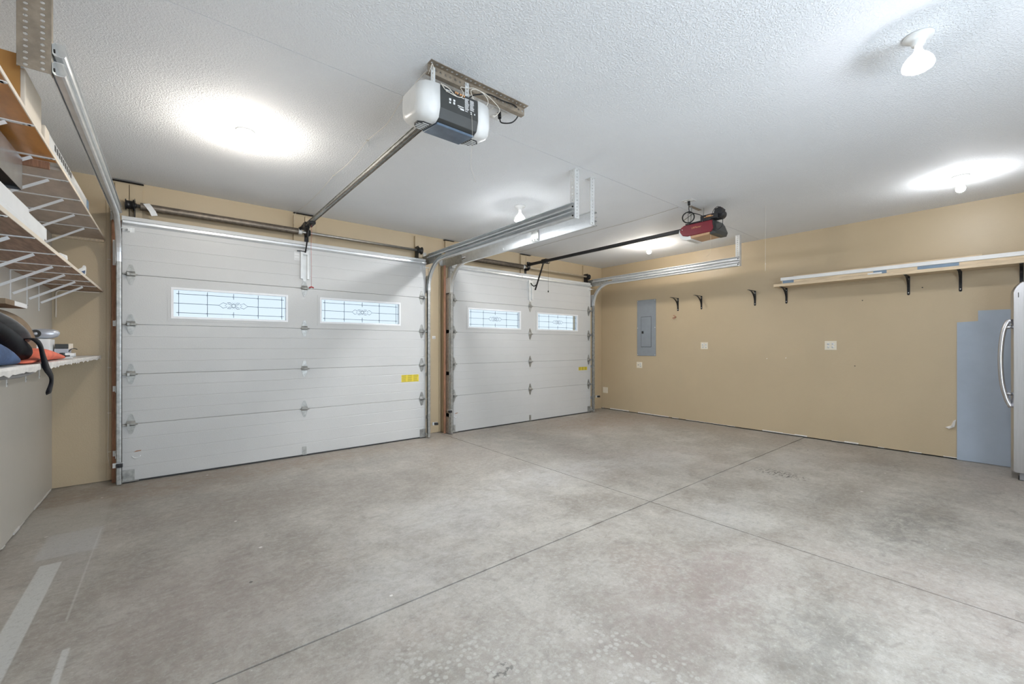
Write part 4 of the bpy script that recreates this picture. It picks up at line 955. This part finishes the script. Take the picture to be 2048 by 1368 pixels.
for q, l in (((-.70, -.492, 1.8, 3.12, 1.7648, 1.7985), 'long white board lying on the front of the middle left shelf'), ((-.74, -.500, 1.8, 2.87, 1.7995, 1.8755), 'thicker white slab on top of the long white board'), ((-.60, -.503, 2.875, 3.24, 1.7995, 1.862), 'short white slab end sticking out beyond the thicker slab')):
    m = MB(); m.box(*q); tag(build('white_board', m, 'white', loc=((q[0] + q[1]) / 2, (q[2] + q[3]) / 2, q[4]), bevel=.003), l, 'board')
panel([[(-.486, 3.42, zm + .004), (-.484, 3.66, zm + .003)], [(-.483, 3.42, zm + .008), (-.483, 3.66, zm + .014)], [(-.50, 3.46, zm + .012), (-.488, 3.68, zm + .034)]], .0015, 'paper_sheet', 'white', (-.49, 3.55, zm), 'white sheet of paper curling over the edge of the middle left shelf', 'paper')
t = thing('paper_bag', (-.49, 4.2, zm), 'crumpled white bag with blue print on the middle left shelf edge', 'bag')
m = MB(); m.loft([[(-.50, 4.08, zm), (-.484, 4.10, zm), (-.484, 4.34, zm), (-.50, 4.34, zm)], [(-.50, 4.18, zm + .022), (-.486, 4.20, zm + .022), (-.486, 4.40, zm + .02), (-.50, 4.40, zm + .02)], [(-.50, 4.33, zm + .055), (-.487, 4.34, zm + .058), (-.487, 4.42, zm + .064), (-.50, 4.42, zm + .064)], [(-.499, 4.38, zm + .078), (-.49, 4.385, zm + .08), (-.49, 4.43, zm + .078), (-.499, 4.43, zm + .076)]], False); b_ = build('bag_body', m, 'white', t)
m = MB(); m.prism([(4.17, zm + .006), (4.31, zm + .008), (4.33, zm + .036)], 'x', -.4842, -.4828); build('blue_print', m, 'denim', t)

# --- bottom shelf
zb = 1.1652
def cloth(rings, name, mt, loc, label, cat, sub=2):
    m = MB(); m.loft(rings); o = build(name, m, mt, loc=loc); md = o.modifiers.new('sub', 'SUBSURF'); md.levels = sub; md.render_levels = sub
    return tag(o, label, cat) if cat else o
def ring(y, x0, x1, z0, z1, n=10, skew=0., rnd=None):
    cx, cz, rx, rz = (x0 + x1) / 2, (z0 + z1) / 2, (x1 - x0) / 2, (z1 - z0) / 2
    out = []
    for k in range(n):
        a = 2 * PI * k / n; j = 1 + (rnd.uniform(-.07, .07) if rnd else 0)
        sgn = lambda v: math.copysign(abs(v) ** .75, v)
        out.append((cx + rx * sgn(math.cos(a)) * j, y, max(z0, cz + rz * sgn(math.sin(a)) * j + skew * math.cos(a))))
    return out
rn = random.Random(11)
# jeans in front
cloth([ring(2.15, -.66, -.512, zb, zb + .09, rnd=rn), ring(2.35, -.66, -.505, zb, zb + .115, rnd=rn), ring(2.52, -.66, -.502, zb, zb + .125, rnd=rn), ring(2.66, -.66, -.502, zb, zb + .09, rnd=rn), ring(2.78, -.66, -.504, zb, zb + .055, rnd=rn), ring(2.86, -.64, -.512, zb, zb + .02, rnd=rn)],
      'folded_jeans', 'denim', (-.58, 2.5, zb), 'folded blue jeans at the near front of the lowest left shelf', 'clothes')
# black jacket/bag
cloth([ring(2.1, -.74, -.535, zb + .135, zb + .243, rnd=rn), ring(2.3, -.745, -.53, zb + .14, zb + .235, rnd=rn), ring(2.5, -.745, -.525, zb + .14, zb + .220, rnd=rn), ring(2.74, -.74, -.518, zb + .10, zb + .198, rnd=rn), ring(2.9, -.73, -.512, zb, zb + .165, rnd=rn), ring(3.03, -.71, -.508, zb, zb + .125, rnd=rn), ring(3.10, -.68, -.515, zb + .01, zb + .08, rnd=rn)],
      'black_bag', 'blackcloth', (-.62, 2.6, zb), 'black shiny soft bag lying behind the jeans on the lowest left shelf', 'bag')
cloth([ring(2.1, -.77, -.56, zb + .252, zb + .284, rnd=rn), ring(2.4, -.77, -.555, zb + .240, zb + .266, rnd=rn), ring(2.7, -.77, -.545, zb + .212, zb + .238, rnd=rn), ring(2.88, -.67, -.53, zb + .182, zb + .205, rnd=rn), ring(3.05, -.65, -.528, zb + .143, zb + .163, rnd=rn), ring(3.16, -.63, -.53, zb + .085, zb + .110, rnd=rn)],
      'grey_coat', 'greycloth', (-.66, 2.6, zb), 'grey folded coat lying over the black bag on the lowest left shelf', 'clothes')
cloth([ring(3.06, -.785, -.68, zb, zb + .27, rnd=rn), ring(3.2, -.785, -.64, zb, zb + .285, rnd=rn), ring(3.45, -.785, -.625, zb, zb + .285, rnd=rn), ring(3.65, -.785, -.62, zb, zb + .262, rnd=rn), ring(3.76, -.785, -.62, zb, zb + .215, rnd=rn), ring(3.82, -.78, -.63, zb, zb + .14, rnd=rn)],
      'khaki_bundle', 'tan2', (-.71, 3.3, zb), 'khaki cloth bundle against the wall on the lowest left shelf', 'clothes')
m = MB(); m.box(-.75, -.62, 3.12, 3.50, zb + .290, zb + .316); m.mi = 1; m.box(-.6195, -.618, 3.27, 3.50, zb + .291, zb + .315)
tag(build('shoe_box', m, ['tan2', 'white'], loc=(-.68, 3.3, zb + .290), weld=False), 'small brown and white carton on top of the khaki bundle', 'box')
# dark blue cap peak at the very left
cloth([ring(2.35, -.74, -.62, zb + .285, zb + .335, rnd=rn), ring(2.55, -.73, -.60, zb + .288, zb + .33, rnd=rn), ring(2.72, -.70, -.60, zb + .283, zb + .30, rnd=rn)], 'navy_cap', 'denim', (-.66, 2.5, zb + .28), 'dark navy cap on top of the grey coat at the left edge', 'clothes', 1)
# red and coral cloths
cloth([ring(2.2, -.60, -.520, zb + .128, zb + .134, rnd=rn), ring(2.35, -.60, -.516, zb + .128, zb + .135, rnd=rn)], 'red_cloth', 'redcloth', (-.56, 2.3, zb + .1), 'scrap of red cloth between the jeans and the black bag', 'clothes', 1)
cloth([ring(2.88, -.56, -.502, zb, zb + .014, rnd=rn), ring(3.12, -.60, -.500, zb, zb + .022, rnd=rn), ring(3.26, -.62, -.500, zb, zb + .078, rnd=rn), ring(3.45, -.64, -.505, zb, zb + .075, rnd=rn), ring(3.65, -.64, -.515, zb, zb + .055, rnd=rn), ring(3.85, -.63, -.52, zb, zb + .035, rnd=rn), ring(4.02, -.60, -.53, zb, zb + .015, rnd=rn)], 'coral_cloth', 'orange', (-.56, 3.4, zb), 'coral red cloth heaped on the lowest left shelf beside the strap', 'clothes')
# white box carrying a silver camcorder, lying across the shelf
m = MB(); m.box(-.715, -.625, 4.12, 4.27, zb, zb + .130)
tag(build('white_box', m, 'white', loc=(-.67, 4.2, zb), bevel=.003), 'white box under the silver camcorder on the lowest left shelf', 'box')
t = thing('camcorder', (-.66, 4.2, zb + .1305), 'silver camcorder with round lens lying on the white box', 'camera'); zc = zb + .1305
m = MB(); rs = []
for x, rr, q in ((-.725, .024, 0), (-.715, .032, 0), (-.66, .035, 0), (-.62, .031, 0), (-.598, .020, .003), (-.590, .006, .005)):
    rs.append([(x, 4.19 + rr * math.cos(a), zc + .036 + q + rr * math.sin(a)) for a in [2 * PI * k / 14 for k in range(14)]])
m.loft(rs); build('camera_body', m, 'silver', t)
m = MB(); m.lathe([(.024, -.004), (.026, .006), (.022, .006), (.018, .001), (.008, .003), (.001, .004)], (-.695, 4.157, zc + .036), 18, Matrix.Rotation(PI / 2, 3, 'X')); l = build('lens_ring', m, 'dgrey', t)
m = MB(); m.lathe([(.010, 0), (.008, .003), (.001, .005)], (-.695, 4.152, zc + .036), 14, Matrix.Rotation(PI / 2, 3, 'X')); build('lens_glass', m, 'silver', l)
t = thing('small_radio', (-.58, 4.25, zb), 'black and white boxy device right of the camcorder', 'device')
m = MB(); m.box(-.615, -.552, 4.20, 4.30, zb + .066, zb + .098); build('dark_face', m, 'dgrey', t, bevel=.003)
m = MB(); m.box(-.618, -.550, 4.20, 4.31, zb, zb + .0655); build('white_case', m, 'silver', t, bevel=.003)
m = MB(); m.box(-.551, -.540, 4.20, 4.30, zb + .060, zb + .100); build('end_cap', m, 'cream', t, bevel=.002)
m = MB(); m.tube(smooth_path([(-.548, 4.19, zb + .045), (-.535, 4.185, zb + .062), (-.52, 4.19, zb + .066), (-.505, 4.19, zb + .060)]), .0025, 6)
tag(build('thin_cable', m, 'black', loc=(-.53, 4.19, zb)), 'thin black cable curling from the boxy device', 'cable')
m = MB(); m.cyl((-.600, 4.10, zb + .022), (-.512, 4.13, zb + .022), .014, 14); m.cyl((-.512, 4.13, zb + .022), (-.508, 4.131, zb + .022), .016, 14)
m.box(-.60, -.52, 4.08, 4.15, zb, zb + .009)
tag(build('white_tube', m, 'white', loc=(-.555, 4.1, zb)), 'short white plastic tube lying in front of the boxy device', 'tube')
m = MB(); m.box(-.56, -.52, 3.90, 4.03, zb + .014, zb + .024); m.box(-.555, -.535, 3.92, 3.97, zb + .024, zb + .04)
tag(build('black_clip', m, 'blackp', loc=(-.54, 4.0, zb), bevel=.003), 'small black clip lying in front of the white tube', 'clip')
# black strap hanging over the edge
P = smooth_path([(-.56, 2.99, zb + .105), (-.515, 3.00, zb + .118), (-.494, 3.03, zb + .09), (-.487, 3.06, zb + .03), (-.482, 3.10, zb - .03), (-.480, 3.19, zb - .075), (-.484, 3.22, zb - .11), (-.487, 3.19, zb - .145), (-.49, 3.20, zb - .165)], 4)
m = MB(); wd = [.055 + .012 * math.sin(i * .5) for i in range(len(P))]
m.strip([[(p.x, p.y - wd[i], p.z) for i, p in enumerate(P)], [(p.x + .004, p.y, p.z + .003) for i, p in enumerate(P)], [(p.x, p.y + wd[i], p.z + .004) for i, p in enumerate(P)]], True)
tag(build('black_strap', m, 'blackcloth', loc=(-.5, 3.1, zb), solid=.003), 'wide black strap hanging down over the lowest left shelf edge', 'strap')
